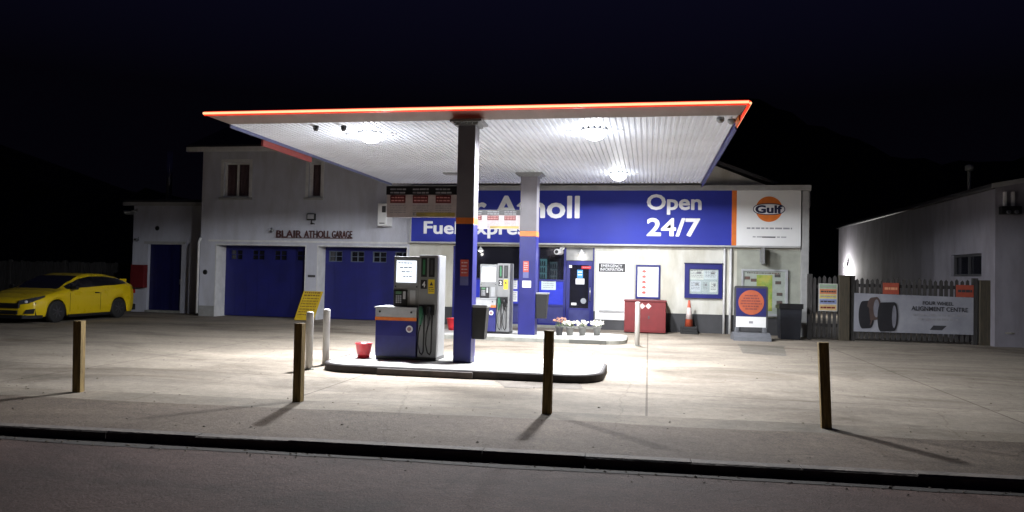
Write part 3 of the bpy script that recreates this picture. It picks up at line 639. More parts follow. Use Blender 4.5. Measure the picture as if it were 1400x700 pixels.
# branded white panel
ow = W(1007, 300, ys).x; od = b.x; t = thing('brand_panel', 'white panel with orange roundel reading Gulf, at the right end of the shop fascia', 'sign', (ow, ys, zb_)); o = t.location
MB(o).box(od, ow, ys-.002, ys+.2, zb_, zt).build('orange_edge', ORANGE, t)
ex = W(1095, 300, ys).x
pn = MB(o).box(ow, ex, ys, ys+.2, zb_, zt).build('panel', SIGNWHITE, t)
c = W(1051.3, 286, ys); R1 = .365
dd = MB(o).lathe((c.x, ys-.006, c.z), [(R1, 0), (R1, .006)], 48, 'Y').build('roundel', ORANGE, pn)
pl = []   # dark lobe outline and white band
def lobe(k, y):
    hw, hh = .44-k, .165-k
    pts = [(c.x+hw*(abs(cos(q))**.75)*(1 if cos(q) >= 0 else -1), c.z+hh*(abs(sin(q))**.9)*(1 if sin(q) >= 0 else -1)) for q in [2*pi*j/48 for j in range(48)]]
    return MB(o).prism(pts, 'Y', y, y+.004)
lobe(0, ys-.0105).build('band_outline', NAVY, dd); lobe(.022, ys-.015).build('band', LETTER, dd)
m_ = MB(o); fit(m_, 'Gulf', 1032.5, 280.5, 1070, 291.5, .04, y=ys-.0152, depth=.004); m_.build('lettering', mat('ink_navy', (.01, .012, .06), .5), dd)
m_ = MB(o); A, B = W(1021, 313, ys), W(1083, 310, ys); m_.dashes(A.x, B.x, A.z, .045, ys, seed=4, wmin=.07, wmax=.2, gap=.03)
A, B = W(1029, 324.5, ys), W(1075, 322, ys); m_.dashes(A.x, B.x, A.z, .03, ys, seed=8, wmin=.06, wmax=.16, gap=.03); m_.build('small_print', INKG, pn)
m_ = MB(o); A, B = W(1042, 325, ys), W(1060, 322, ys); m_.text('londis', A.x, B.x, A.z, B.z+.02, ys-.003, bold=.02, depth=.003) if False else m_.box(A.x, B.x, ys-.005, ys-.002, A.z, A.z+.035); m_.build('dark_print', INK, pn)

# wall boards on the white wall
yw = YB-.002
a, b = W(814, 436, yw), W(856, 343, yw)
t = thing('emergency_board', 'tall white board headed Emergency Information on the shop wall right of the door', 'sign', (a.x, yw, a.z)); o = t.location; bz = W(830, 343, yw).z
bd = MB(o).box(a.x, W(866, 400, yw).x, yw-.02, yw, a.z-.0, bz).build('board', SIGNWHITE, t)
MB(o).wall(a.x-.02, W(866, 400, yw).x+.02, a.z-.02, bz+.0, yw-.026, yw, [(a.x, W(866, 400, yw).x, a.z, bz-.02)]).build('edge_trim', TRIM, t)
A, B = W(818.5, 371.5, yw-.02), W(855, 360.5, yw-.02)
hb = MB(o).box(A.x, B.x, yw-.024, yw-.02, A.z, B.z).build('header_bar', BLACK, bd)
m_ = MB(o); H_ = B.z-A.z; m_.text('EMERGENCY', A.x+.07, B.x-.09, A.z+H_*.54, A.z+H_*.88, yw-.024, bold=.004, depth=.003).text('INFORMATION', A.x+.05, B.x-.07, A.z+H_*.12, A.z+H_*.46, yw-.024, bold=.004, depth=.003); m_.build('lettering', LETTER, hb)
m_ = MB(o)
for k, (py, x0_, x1_) in enumerate([(376, 825, 848), (382, 823, 851), (388, 824, 850), (409, 824, 852), (413, 830, 846)]):
    A, B = W(x0_, py, yw-.02), W(x1_, py, yw-.02); m_.dashes(A.x, B.x, A.z, .03, yw-.02, seed=k)
m_.build('small_print', mat('faint_print', (.55, .55, .6), .6), bd)
A, B = W(819, 426, yw-.02), W(853, 424.5, yw-.02); MB(o).box(A.x, B.x, yw-.05, yw-.02, A.z, B.z).build('ledge', TRIM, bd)

a, b = W(868.5, 408, yw), W(903, 362.5, yw)
t = thing('framed_notice', 'blue framed white poster with five small red pictures above the red cabinet', 'sign', (a.x, yw, a.z)); o = t.location
MB(o).wall(a.x, b.x, a.z, b.z, yw-.045, yw, [(a.x+.055, b.x-.055, a.z+.055, b.z-.055)]).build('frame', BLUE, t)
sh = MB(o).box(a.x+.055, b.x-.055, yw-.015, yw, a.z+.055, b.z-.055).build('sheet', SIGNWHITE, t)
m_ = MB(o); mg = MB(o); R = random.Random(2)
for k in range(5):
    zc = b.z-.19-(b.z-a.z-.28)*k/4.6; xc = a.x+(b.x-a.x)*.34
    m_.prism([(xc-.06, zc-.03), (xc+.02, zc-.045), (xc+.07, zc-.02), (xc+.03, zc+.04), (xc-.04, zc+.03)], 'Y', yw-.019, yw-.015)
    mg.dashes(xc+.17, b.x-.1, zc, .018, yw-.015, seed=k); mg.dashes(xc+.17, b.x-.14, zc-.04, .018, yw-.015, seed=k+7)
m_.build('red_picture', mat('pinkish_red', (.55, .12, .10), .5), sh); mg.build('small_print', mat('print_soft', (.4, .4, .45), .6), sh)

a, b = W(935.5, 407, yw), W(987.5, 361.5, yw)
t = thing('noticeboard', 'blue framed glazed noticeboard with pinned papers, left of the white downpipes', 'noticeboard', (a.x, yw, a.z)); o = t.location
fb = MB(o).wall(a.x, b.x, a.z, b.z, yw-.09, yw, [(a.x+.13, b.x-.11, a.z+.12, b.z-.15)]).build('frame', BLUE, t)
MB(o).box(a.x-.02, b.x+.02, yw-.12, yw, b.z, b.z+.03).build('top_rail', NAVY, fb)
bk = MB(o).box(a.x+.13, b.x-.11, yw-.02, yw, a.z+.12, b.z-.15).build('backing', mat('board_backing', (.30, .38, .38), .6), t)
R = random.Random(5); pp = [(0, .0, .5, .42), (.52, .02, .98, .4), (.02, .48, .4, .92), (.44, .5, .66, .9), (.72, .5, .97, .93)]
wW = b.x-a.x-.26; hH = b.z-a.z-.29; cols = [(.62, .66, .60), (.55, .63, .66), (.5, .56, .62), (.34, .42, .42), (.58, .64, .60)]
for k, (u0_, v0_, u1_, v1_) in enumerate(pp):
    px0, px1, pz1, pz0 = a.x+.14+wW*u0_, a.x+.14+wW*u1_, b.z-.16-hH*v0_, b.z-.16-hH*v1_
    p_ = MB(o).box(px0, px1, yw-.026-.002*k, yw-.02, pz0, pz1).build('pinned_paper', mat(f'paper_{k}', cols[k], .6), bk)
    m_ = MB(o)
    for j in range(5): m_.dashes(px0+.03, px1-.03, pz1-(pz1-pz0)*(j+1)/6.5, .018, yw-.026-.002*k, seed=k*9+j)
    m_.box(px0+(px1-px0)*.5, px0+(px1-px0)*.8, yw-.03-.002*k, yw-.026, pz1-.12, pz1-.06); m_.build('print_lines', INK, p_)
MB(o).box(a.x+.13, b.x-.11, yw-.06, yw-.056, a.z+.12, b.z-.15).build('glass', mat('clear_glazing', (.8, .85, .85), .03, alpha=.12, c2=(.8, .85, .85)), t)

a, b = W(1013, 425, yw-.02), W(1077, 369, yw-.02)
t = thing('map_board', 'framed tourist map board in green and yellow, behind the pavement sign', 'sign', (a.x, yw, a.z)); o = t.location; ymb = yw-.03
MB(o).wall(a.x, b.x, .55, b.z, ymb-.05, ymb+.02, [(a.x+.05, b.x-.07, .62, b.z-.05)]).build('frame', LGREY, t)
bk = MB(o).box(a.x+.05, b.x-.07, ymb-.01, ymb+.02, .62, b.z-.05).build('panel', mat('map_pale', (.36, .40, .36), .5), t)
MB(o).box(a.x+.42, b.x-.42, ymb-.014, ymb-.01, a.z+.02, b.z-.16).build('map_print', mat('map_green', (.30, .38, .10), .6, c2=(.42, .38, .08), scale=7, c3=(.6, .8, .5), scale3=5), bk)
m_ = MB(o)
for px0_, pz in ((a.x+.08, b.z-.3), (a.x+.26, b.z-.36), (b.x-.36, b.z-.22), (b.x-.34, b.z-.42), (b.x-.3, b.z-.75), (b.x-.3, b.z-.98)): m_.box(px0_, px0_+.16, ymb-.014, ymb-.01, pz, pz+.09)
m_.dashes(a.x+.15, b.x-.2, b.z-.12, .03, ymb-.01, seed=3); m_.build('map_pictures', mat('map_dark', (.06, .07, .07), .6, c2=(.15, .07, .05), scale=9), bk)
# small blade bracket on the wall right
q0, q1 = W(1042, 361, YB-.3), W(1042, 337, YB-.3)
t = thing('wall_bracket', 'grey upright plate projecting from the wall under the white branded panel', 'bracket', (q0.x, YB, q0.z))
MB(t.location).box(q0.x, q0.x+.05, YB-.45, YB-.012, q0.z, 2.5).build('plate', MGREY, t); MB(t.location).box(q0.x-.03, q0.x+.08, YB-.02, YB-.0121, q0.z+.05, 2.45).build('wall_plate', MGREY, t)

# red cabinet
a = G(853, 455); b = G(913, 457); yr = (a.y+b.y)/2; hr = W(880, 412, yr).z; x1_ = W(905, 455, yr).x
t = thing('red_cabinet', 'red metal storage cabinet with two white diamond labels against the shop wall', 'cabinet', (a.x, yr, 0)); o = t.location
MB(o).box(a.x, x1_+.1, yr, YB-.05, .03, hr, bev=.01).build('cabinet_body', RED, t)
MB(o).box(a.x-.02, x1_+.12, yr-.03, YB-.03, hr, hr+.03, bev=.006).build('lid', RED, t)
MB(o).box(a.x+.02, x1_+.08, yr-.008, yr, .08, hr-.04).build('front_panel', RED, t)
for px in (878, 886.5):
    q = W(px, 418.5, yr-.01); MB(o).prism([(q.x-.085, q.z), (q.x, q.z-.085), (q.x+.085, q.z), (q.x, q.z+.085)], 'Y', yr-.014, yr-.009).build('diamond_label', mat('hazard_label', (.75, .5, .48), .5), t)
q = W(887, 434, yr); MB(o).box(q.x-.02, q.x+.02, yr-.03, yr-.008, q.z-.04, q.z+.04).build('padlock', DGREY, t)

# cones
def cone(loc, label, h, r, body, bands, bases=1, bm_=RUBBER):
    t = thing('traffic_cone', label, 'traffic cone', loc, 0, 'traffic cones by the shop wall')
    zb2 = .05*bases+.04
    m_ = MB()
    for k in range(bases): m_.box(-.24+.01*k, .24-.01*k, -.24+.01*k, .24-.01*k, .07*k, .07*k+.065, bev=.012)
    m_.build('cone_base', bm_, t); z0 = .07*bases-.005
    rad = lambda z: r*(1-(z-z0)/(h-z0))+.028*((z-z0)/(h-z0))
    MB().lathe((0, 0, 0), [(rad(z0), z0), (rad(h-.01), h-.01), (.02, h)], 20).build('cone_body', body, t)
    for f0, f1, m in bands:
        za, zb3 = z0+(h-z0)*f0, z0+(h-z0)*f1; MB().lathe((0, 0, 0), [(rad(za)+.004, za), (rad(zb3)+.004, zb3)], 20).build('reflective_sleeve', m, t)
CO = mat('cone_orange', (.55, .09, .04), .5, c2=(.42, .08, .04), scale=6)
q = G(942, 456.5); cone((q.x, q.y+.15, 0), 'tall orange and white traffic cone on a stack of black bases by the noticeboard', .96, .12, CO, [(.28, .72, mat('cone_white', (.6, .5, .48), .5))], 3)
q = G(954, 455); cone((q.x, q.y+.42, 0), 'short dull grey green cone behind the tall traffic cone', .58, .13, mat('cone_dull', (.10, .13, .11), .7), [(.3, .6, MGREY)], 1)

# pavement sign
q = G(1026, 465); ya = q.y; t = thing('pavement_sign', 'swinging pavement sign with orange disc on navy poster and heavy dark base', 'sign', (q.x, ya, 0), radians(2))
wv = .43; zt_ = W(1028, 391, ya).z; zb3 = .42
MB().prism([(-.34, 0), (.34, 0), (.30, .10), (.10, .20), (-.10, .20), (-.30, .10)], 'X', -wv-.04, wv+.04).box(-wv+.02, -wv+.14, -.07, .07, .18, .34, bev=.03).box(wv-.14, wv-.02, -.07, .07, .18, .34, bev=.03).build('weighted_base', mat('base_grey_plastic', (.13, .135, .15), .55), t)
fr_ = MB(); 
def rr(x0, x1, z0, z1, r):
    pts = []
    for ax, az, a0 in ((x1-r, z0+r, -90), (x1-r, z1-r, 0), (x0+r, z1-r, 90), (x0+r, z0+r, 180)):
        for j in range(5): a_ = radians(a0+j*22.5); pts.append((ax+r*cos(a_), az+r*sin(a_)))
    return pts
fo = MB().prism(rr(-wv, wv, .24, zt_, .06), 'Y', -.03, .03).build('frame', DGREY, t)
ps = MB().box(-wv+.05, wv-.05, -.036, -.03, .62, zt_-.06).build('poster', mat('poster_navy', (.03, .03, .14), .4), fo)
MB().box(-wv+.05, wv-.05, -.036, -.03, .34, .615).build('poster_foot', SIGNWHITE, fo)
dz_ = (.62+zt_-.06)/2
di = MB().lathe((0, -.042, dz_), [(.325, 0), (.325, .006)], 40, 'Y').build('orange_disc', mat('disc_orange', (.50, .12, .06), .45, c2=(.40, .10, .05), scale=5), ps)
m_ = MB(); 
for k, hw in enumerate((.17, .2, .25, .27, .22, .15)): m_.dashes(-hw, hw, dz_+.16-.07*k, .035, -.042, seed=k, wmin=.04, wmax=.12)
m_.build('disc_print', mat('disc_ink', (.25, .07, .06), .5), di)
MB().box(-.05, .05, -.04, -.036, .44, .50).build('foot_mark', INKG, ps)
# black bin
q = G(1068, 464); yb2 = q.y
t = thing('litter_bin', 'black square litter bin beside the pavement sign at the shop corner', 'bin', (q.x+.25, yb2+.3, 0))
m_ = MB(); hB = W(1075, 417, yb2).z
m_.add([(-.25, -.25, 0), (.25, -.25, 0), (.25, .25, 0), (-.25, .25, 0), (-.28, -.28, hB-.1), (.28, -.28, hB-.1), (.28, .28, hB-.1), (-.28, .28, hB-.1)], [(0, 1, 2, 3), (4, 5, 6, 7), (0, 1, 5, 4), (1, 2, 6, 5), (2, 3, 7, 6), (3, 0, 4, 7)]); m_.build('bin_body', mat('bin_navy_black', (.014, .016, .024), .5), t)
m_ = MB(); m_.prism([(-.31, hB-.1), (.31, hB-.1), (.31, hB-.02), (-.31, hB+.04)], 'X', -.31, .31); m_.build('bin_lid', BLACK, t)

# plant pots on the further island
def leafball(m_, c, r, n, R, s=.03):
    for _ in range(n):
        d = Vector((R.gauss(0, 1), R.gauss(0, 1), R.gauss(0, .8))).normalized()*r*R.uniform(.3, 1); p = Vector(c)+d
        a_ = Vector((R.gauss(0, 1), R.gauss(0, 1), R.gauss(0, 1))).normalized()*s; b_ = a_.orthogonal().normalized()*s*.6
        m_.add([p-a_, p+b_, p+a_, p-b_], [(0, 1, 2, 3)])
POTG = mat('grey_pot', (.20, .20, .19), .7); 
FW = mat('white_petals', (.72, .70, .60), .6); FO = mat('orange_petals', (.38, .19, .13), .6)
for i, (px, lab, fm) in enumerate([(764.5, 'dark pot with pale orange flowers, left end of the row on the island', FO), (779, 'grey pot of white flowers standing right next to the orange flowered pot', FW),
                              (796, 'grey pot of white flowers, third in the row on the further island', FW), (816, 'grey pot of white flowers at the right end of the row on the further island', FW)]):
    q = G(px, 458.5, .10); t = thing('flower_pot', lab, 'flower pot', (q.x, q.y, .1), 0, 'flower pots on the further pump island'); R = random.Random(i)
    MB().lathe((0, 0, 0), [(.07, 0), (.10, .20), (.115, .20), (.115, .225), (.09, .225)], 18).build('pot', POTG if i else DGREY, t)
    m_ = MB(); leafball(m_, (0, 0, .25), .11, 90, R); m_.build('leaves', mat('dusty_leaves', (.10, .13, .07), .7), t)
    m_ = MB()
    for _ in range(34 if i else 16):
        a_ = R.uniform(0, 2*pi); rr_ = .17*sqrt(R.random()); leafball(m_, (rr_*cos(a_), rr_*sin(a_), .31+R.uniform(-.05, .05)+(.07 if i == 0 else 0)), .03, 10, R, .024)
    m_.build('flowers', fm, t)

# ------------------------------------------------------------------ garage building
gar = thing('garage_building', 'two storey pale rendered garage with two blue doors, left of the canopy', 'building', (-11, YB, 0)); o = gar.location
GX0, GX1 = W(272, 400, YB).x, SX0-.002; GE = W(330, 206, YB).z
d1 = (W(293, 400, YB).x, W(417, 400, YB).x); d2 = (W(432, 400, YB).x, W(556, 400, YB).x); dzt = W(360, 334, YB).z
wins = [(W(306, 245, YB).x, W(341, 245, YB).x, W(322, 270, YB).z, W(322, 222, YB).z), (W(422, 245, YB).x, W(439, 245, YB).x, W(430, 270, YB).z, W(430, 222, YB).z)]
MB(o).wall(GX0, GX1, .35, GE, YB+.003, YB+.35, [(d1[0], d1[1], .0, dzt), (d2[0], d2[1], 0, dzt)]+wins).build('wall', GREYWALL, gar)
for a_, b_ in ((GX0, d1[0]), (d1[1], d2[0]), (d2[1], GX1)): MB(o).box(a_, b_, YB+.006, YB+.35, -.02, .349).build('plinth', mat('grey_plinth', (.3, .3, .3), .8), gar)
MB(o).wall(YB+.35, YB+8, -.02, GE, GX0, GX0+.3, axis='Y').build('side_wall', GREYWALL, gar)
MB(o).wall(YB+.35, YB+8, 3.0, GE, GX1-.3, GX1, axis='Y').build('side_wall', GREYWALL, gar)
MB(o).box(GX0-.45, GX1+.1, YB-.28, YB-.2, GE-.06, GE+.09).box(GX0-.45, GX1+.1, YB-.2, YB+.003, GE-.0, GE+.03).build('eaves_board', TRIMW, gar)
zr_ = GE+2.0
MB(o).prism([(YB-.25, GE+.05), (YB+4, zr_), (YB+8.3, GE+.05), (YB+8.3, GE+.15), (YB+4, zr_+.12), (YB-.25, GE+.15)], 'X', GX0-.45, GX1+.1).build('roof', ROOF, gar)
MB(o).box(GX0+.3, GX1, YB-.022, YB+.002, W(360, 331, YB).z-.0, W(360, 328.5, YB).z).build('string_course', TRIMW, gar)
yd = YB+.62
for k, (a_, b_) in enumerate((d1, d2)):
    # white lined recess, then the door leaf
    rc = MB(o); rc.box(a_+.002, a_+.03, YB-.008, yd, -.0, dzt-.002).box(b_-.03, b_-.002, YB-.008, yd, 0, dzt-.002).box(a_+.03, b_-.03, YB-.008, yd, dzt-.04, dzt-.002); rc.build('door_recess', TRIMW, gar)
    dx = b_-a_; nw = 4; hs = []
    for i in range(nw):
        cxn = a_+dx*(i+.5)/nw; hs.append((cxn-.24, cxn+.24, dzt-.52, dzt-.16))
    leaf = MB(o).wall(a_+.032, b_-.032, .02, dzt-.042, yd-.05, yd+.06, hs).build('garage_door', DOORBLUE, gar)
    for i, h in enumerate(hs):
        wf = MB(o).wall(h[0], h[1], h[2], h[3], yd-.012, yd+.03, [(h[0]+.03, (h[0]+h[1])/2-.012, h[2]+.03, (h[2]+h[3])/2-.01), ((h[0]+h[1])/2+.012, h[1]-.03, h[2]+.03, (h[2]+h[3])/2-.01), (h[0]+.03, (h[0]+h[1])/2-.012, (h[2]+h[3])/2+.01, h[3]-.03), ((h[0]+h[1])/2+.012, h[1]-.03, (h[2]+h[3])/2+.01, h[3]-.03)]).build('window_frame', mat('dull_blue_frame', (.10, .12, .16), .5) if k else DOORBLUE, leaf)
        MB(o).box(h[0]+.01, h[1]-.01, yd+.032, yd+.04, h[2]+.01, h[3]-.01).build('window_pane', GLASS, leaf)
    m_ = MB(o)
    for i in range(1, 8): xx = a_+dx*i/8; m_.box(xx-.012, xx+.012, yd-.056, yd-.05, .04, dzt-.58)
    m_.build('door_ribs', DOORBLUE, leaf)
# upper windows
for k, (a_, b_, c_, e_) in enumerate(wins):
    f_ = MB(o).wall(a_, b_, c_, e_, YB+.08, YB+.14, [(a_+.06, (a_+b_)/2-.03, c_+.06, e_-.06), ((a_+b_)/2+.03, b_-.06, c_+.06, e_-.06)] if k == 0 else [(a_+.1, b_-.06, c_+.06, e_-.06)]).build('window', TRIMW, gar)
    MB(o).box(a_+.03, b_-.03, YB+.15, YB+.16, c_+.03, e_-.03).build('pane', mat('upper_glass', (.05, .045, .055), .1, c2=(.05, .045, .055), alpha=.2), f_)
    m_ = MB(o); x = a_+.02; j = 0
    while x < b_-.02: m_.add([(x, YB+.2+.02*(j % 2), c_), (x+.05, YB+.2+.02*((j+1) % 2), c_), (x+.05, YB+.2+.02*((j+1) % 2), e_), (x, YB+.2+.02*(j % 2), e_)], [(0, 1, 2, 3)]); x += .05; j += 1
    m_.build('curtain', mat('curtain_cloth', (.28, .17, .18), .9), f_)
    MB(o).box(a_-.12, b_+.12, YB-.08, YB+.08, c_-.08, c_).build('sill', TRIM, f_)
    MB(o).wall(a_-.1, b_+.1, c_, e_+.1, YB-.012, YB+.0028, [(a_, b_, c_-.1, e_)]).build('surround', TRIMW, f_)
MB(o).tube([(GX0+.05, YB-.06, 2.6), (GX0-.02, YB-.06, 2.45), (GX0-.02, YB-.06, .1)], .04, 8).build('downpipe', TRIMW, gar)
# raised lettering
A, B = W(379, 330, YB-.02), W(482, 319, YB-.02)
t = thing('garage_lettering', 'dark red raised letters reading Blair Atholl Garage over the garage doors', 'sign', (A.x, YB, A.z))
m_ = MB(t.location); zz = W(430, 326.5, YB).z+.03; hh = .235
cutx = [(378.5, 413, 'BLAIR'), (416.5, 452, 'ATHOLL'), (454.5, 482, 'GARAGE')]
for x0_, x1_, s__ in cutx: m_.text(s__, W(x0_, 325, YB).x, W(x1_, 325, YB).x, zz, zz+hh, YB-.02, bold=.012, depth=.035)
m_.build('letters', mat('letter_maroon', (.09, .035, .035), .6), t)
m_ = MB(t.location); m_.box(W(378, 325, YB).x, W(483, 325, YB).x, YB-.055, YB-.046, zz-.018, zz-.002).build('letter_rail', mat('rail_maroon', (.08, .035, .035), .6), t)
# flood light
q = W(426, 297, YB-.2); t = thing('floodlight', 'unlit black floodlight on the garage wall above the raised letters', 'lamp', (q.x, YB, q.z))
hb_ = MB().box(-.14, .14, -.26, -.16, -.10, .12, bev=.02).build('housing', BLACK, t); MB().box(-.11, .11, -.268, -.26, -.06, .09).build('lens', mat('flood_lens', (.45, .45, .47), .25), hb_)
MB().tube([(0, -.2, -.10), (0, -.2, -.18), (0, .0, -.2)], .02, 8).lathe((0, -.18, -.2), [(.03, -.03), (.045, 0), (.03, .03)], 12).build('bracket', BLACK, t)
q = W(369, 314, YB-.1); cctv((q.x, YB+.003, q.z+.05), 'small black security camera left of the raised garage letters', radians(35), BLACK, .9)
# white box on the wall end
q0, q1 = W(519, 309, YB-.35), W(532, 279, YB-.35)
t = thing('wall_box', 'white box projecting from the garage wall beside the blue sign', 'wall box', (q0.x, YB, q0.z)); o2 = t.location
bxo = MB(o2).box(q0.x, q1.x, YB-.55, YB+.0, q0.z, q1.z, bev=.015).build('box_body', SIGNWHITE, t); MB(o2).box(q0.x+.14, q1.x-.03, YB-.556, YB-.55, q1.z-.28, q1.z-.08).build('vent', DGREY, bxo)
MB(o2).box(q0.x+.06, q1.x-.06, YB-.555, YB-.55, q0.z+.06, q0.z+.09).build('latch', DGREY, bxo)
for px, py, nm, lab in ((280.5, 372, 'wall_vent', 'small round dark vent on the wall left of the first garage door'), (215, 312, 'wall_vent', 'small dark fitting high on the outbuilding wall above its blue door')):
    yy = YB if px > 270 else 23.35
    q = W(px, py, yy); t = thing(nm, lab, 'vent', (q.x, yy, q.z)); MB().lathe((0, -.03, 0), [(.055, 0), (.07, .015), (.07, .033)], 14, 'Y').build('vent_cap', BLACK, t); MB().lathe((0, -.005, 0), [(.085, 0), (.085, .008)], 14, 'Y').build('vent_flange', DGREY, t)
a, b = W(421, 379, YB), W(431, 376, YB); t = thing('wall_plate', 'tiny dark name plate on the pillar between the garage doors', 'sign', (a.x, YB, a.z)); MB(t.location).box(a.x, b.x, YB-.012, YB+.003, a.z, b.z).build('plate', DGREY, t)
# yellow board
q = G(407, 439.5); q2 = G(432, 439.5)
t = thing('leaning_board', 'yellow notice board leaning against the pillar between the garage doors', 'sign', (W(407, 439, YB-.42).x+.20, YB-.42, 0)); 
zt_ = .92; m_ = MB(); yb_, yt_ = -.0, .36
def lean(x, z, off=0): f_ = z/zt_; return (x+.13*f_, yb_+(yt_-yb_)*f_-off, z)
def lquad(m_, x0, x1, z0, z1, th, off): 
    vs = [lean(x0, z0, off), lean(x1, z0, off), lean(x1, z1, off), lean(x0, z1, off)]; vs += [(v[0], v[1]+th, v[2]) for v in vs]
    m_.add(vs, [(0, 1, 2, 3), (4, 5, 6, 7), (0, 1, 5, 4), (1, 2, 6, 5), (2, 3, 7, 6), (3, 0, 4, 7)])
lquad(m_, -.33, .33, 0.01, zt_, .02, 0); bo = m_.build('board', mat('board_yellow', (.72, .50, .03), .5, c2=(.55, .36, .02), scale=5), t)
m_ = MB(); R = random.Random(4)
for k in range(9):
    z_ = zt_-.07-.085*k; x = -.27
    while x < .24: wd = R.uniform(.03, .12); lquad(m_, x, min(.27, x+wd), z_, z_+(.045 if k < 2 else .025), .003, .005); x += wd+.02
m_.build('print_lines', mat('brown_print', (.22, .12, .03), .6), bo)

# ------------------------------------------------------------------ annex
YA = 23.35; ax0 = W(181, 350, YA).x; ax1 = GX0+.0; AZ = W(220, 281, YA).z
ann = thing('outbuilding', 'low pale outbuilding with a tall blue door at the far left of the garage', 'building', ((ax0+ax1)/2, YA, 0)); o = ann.location
da, db, dt = W(201, 380, YA).x, W(247, 380, YA).x, W(224, 334, YA).z
MB(o).wall(ax0, ax1, -.02, AZ, YA, YA+.3, [(da, db, -.1, dt)]).build('wall', GREYWALL, ann)
MB(o).wall(YA+.3, YA+6, -.02, AZ, ax0, ax0+.3, axis='Y').build('side_wall', GREYWALL, ann)
MB(o).box(ax0-.3, ax1-.01, YA-.2, YA-.12, AZ-.02, AZ+.1).box(ax0-.3, ax1-.01, YA-.12, YA, AZ+.05, AZ+.08).build('eaves_board', TRIM, ann)
MB(o).prism([(YA-.18, AZ+.1), (YA+6, AZ+.75), (YA+6, AZ+.85), (YA-.18, AZ+.18)], 'X', ax0-.3, ax1-.01).build('roof', ROOF, ann)
dl = MB(o).box(da, db, YA+.14, YA+.2, .08, dt).build('door', NAVY, ann)
m_ = MB(o)
for i in range(1, 8): xx = da+(db-da)*i/8; m_.box(xx-.008, xx+.008, YA+.134, YA+.14, .1, dt-.02)
m_.build('door_boards', NAVY, dl); MB(o).tube([(db-.1, YA+.1, 1.0), (db-.1, YA+.1, 1.18)], .014, 8).build('handle', STEEL, dl)
MB(o).box(da-.02, db+.02, YA-.06, YA+.3, -.01, .08).build('step', GKERB, ann)
MB(o).box(da-.14, db+.14, YA-.03, YA-.0, dt+.01, dt+.1).build('lintel', TRIM, ann)
MB(o).tube([(ax1-.1, YA-.15, AZ-.02), (ax1-.1, YA-.1, AZ-.15), (ax1-.06, YA-.06, AZ-.3), (ax1-.06, YA-.06, .1)], .04, 8).build('downpipe', TRIM, ann)
q0, q1 = W(228, 222, YA+3), W(237, 207, YA+3)
fl = MB(o).tube([((q0.x+q1.x)/2, YA+3, AZ+.4), ((q0.x+q1.x)/2, YA+3, q1.z)], .11, 12).build('flue', STEEL, ann)
q = W(181, 291, YA); cctv((ax0+.1, YA, q.z+.1), 'security camera at the top left corner of the outbuilding', radians(-40), MGREY, 1.2)
q = W(190, 325, YA); cctv((q.x, YA, q.z), 'security camera just left of the outbuilding door head', radians(10), MGREY, .8)
# red hose box
a, b = W(178, 393, YA-.2), W(197, 362, YA-.2)
t = thing('red_wall_box', 'red metal box fixed to the outbuilding wall above the rear of the car', 'box', (a.x, YA, a.z)); MB(t.location).box(a.x, b.x, YA-.22, YA-.002, a.z, b.z, bev=.012).build('box_body', RED, t)
m_ = MB(t.location); 
for i in range(1, 6): xx = a.x+(b.x-a.x)*i/6; m_.box(xx-.006, xx+.006, YA-.226, YA-.22, a.z+.03, b.z-.03)
m_.build('box_ribs', RED, t)

# ------------------------------------------------------------------ fence on the left
def picket_fence(name, label, cat, x0, x1, y, h, pw, gap, m, seed, post_xs, rails=(.35, 1.4), pointed=True, parts='picket_panel'):
    t = thing(name, label, cat, ((x0+x1)/2, y, 0)); o = t.location; R = random.Random(seed); mb = MB(o); x = x0
    while x < x1:
        hh = h+R.uniform(-.03, .03); l = R.uniform(-.006, .006); w2 = pw*R.uniform(.9, 1.05)
        poly = [(x, .06), (x+w2, .06), (x+w2+l, hh-(.05 if pointed else 0)), (x+w2/2+l, hh), (x+l, hh-(.05 if pointed else 0))]
        mb.prism(poly, 'Y', y-.012+R.uniform(-.004, .004), y+.008); x += pw+gap
    mb.build(parts, m, t)
    for z in rails: MB(o).box(x0, x1, y+.015, y+.06, z, z+.09).build('rail', m, t)
    for px in post_xs: MB(o).box(px-.06, px+.06, y-.03, y+.09, 0, h+.05, bev=.008).build('fence_post', m, t)
    return t
picket_fence('garden_fence', 'dark weathered board fence behind the yellow car', 'fence', -32, ax0-.1, 24.6, 1.72, .12, .012, FENCEW, 3, [-31.5+2.4*k for k in range(5)], pointed=False)

# ------------------------------------------------------------------ fence and gates on the right
yF = 21.35; fx0 = W(1104, 420, yF).x; gx = W(1161, 420, yF).x; fx1 = W(1357, 420, yF).x
zf = W(1110, 377, yF).z
picket_fence('picket_fence', 'narrow section of dark picket fence joining the shop corner', 'fence', fx0, gx-.28, yF, zf, .085, .045, FENCEW, 6, [fx0+.06])
picket_fence('picket_gate', 'wide dark picket gate carrying the tyre banner', 'gate', gx+.02, fx1-.36, yF, zf-.03, .085, .045, FENCEW, 8, [gx+.08, fx1-.42], rails=(.3, 1.0, 1.45))
o_ = MB((gx-.13, yF, 0)).box(gx-.27, gx-.01, yF-.1, yF+.12, -.02, zf+.03, bev=.01).build('gate_post', mat('dark_gate_post', (.075, .06, .04), .8, c2=(.04, .035, .025), scale=6, stretch=(5, 5, .5)), None); tag(o_, 'broad dark timber gate post left of the banner', 'gate post')
o_ = MB((fx1-.17, yF, 0)).box(fx1-.33, fx1-.02, yF-.1, yF+.1, -.02, zf-.03, bev=.01).build('gate_post', MATS['dark_gate_post'], None); tag(o_, 'dark timber gate post against the white workshop at the right end of the gate', 'gate post')

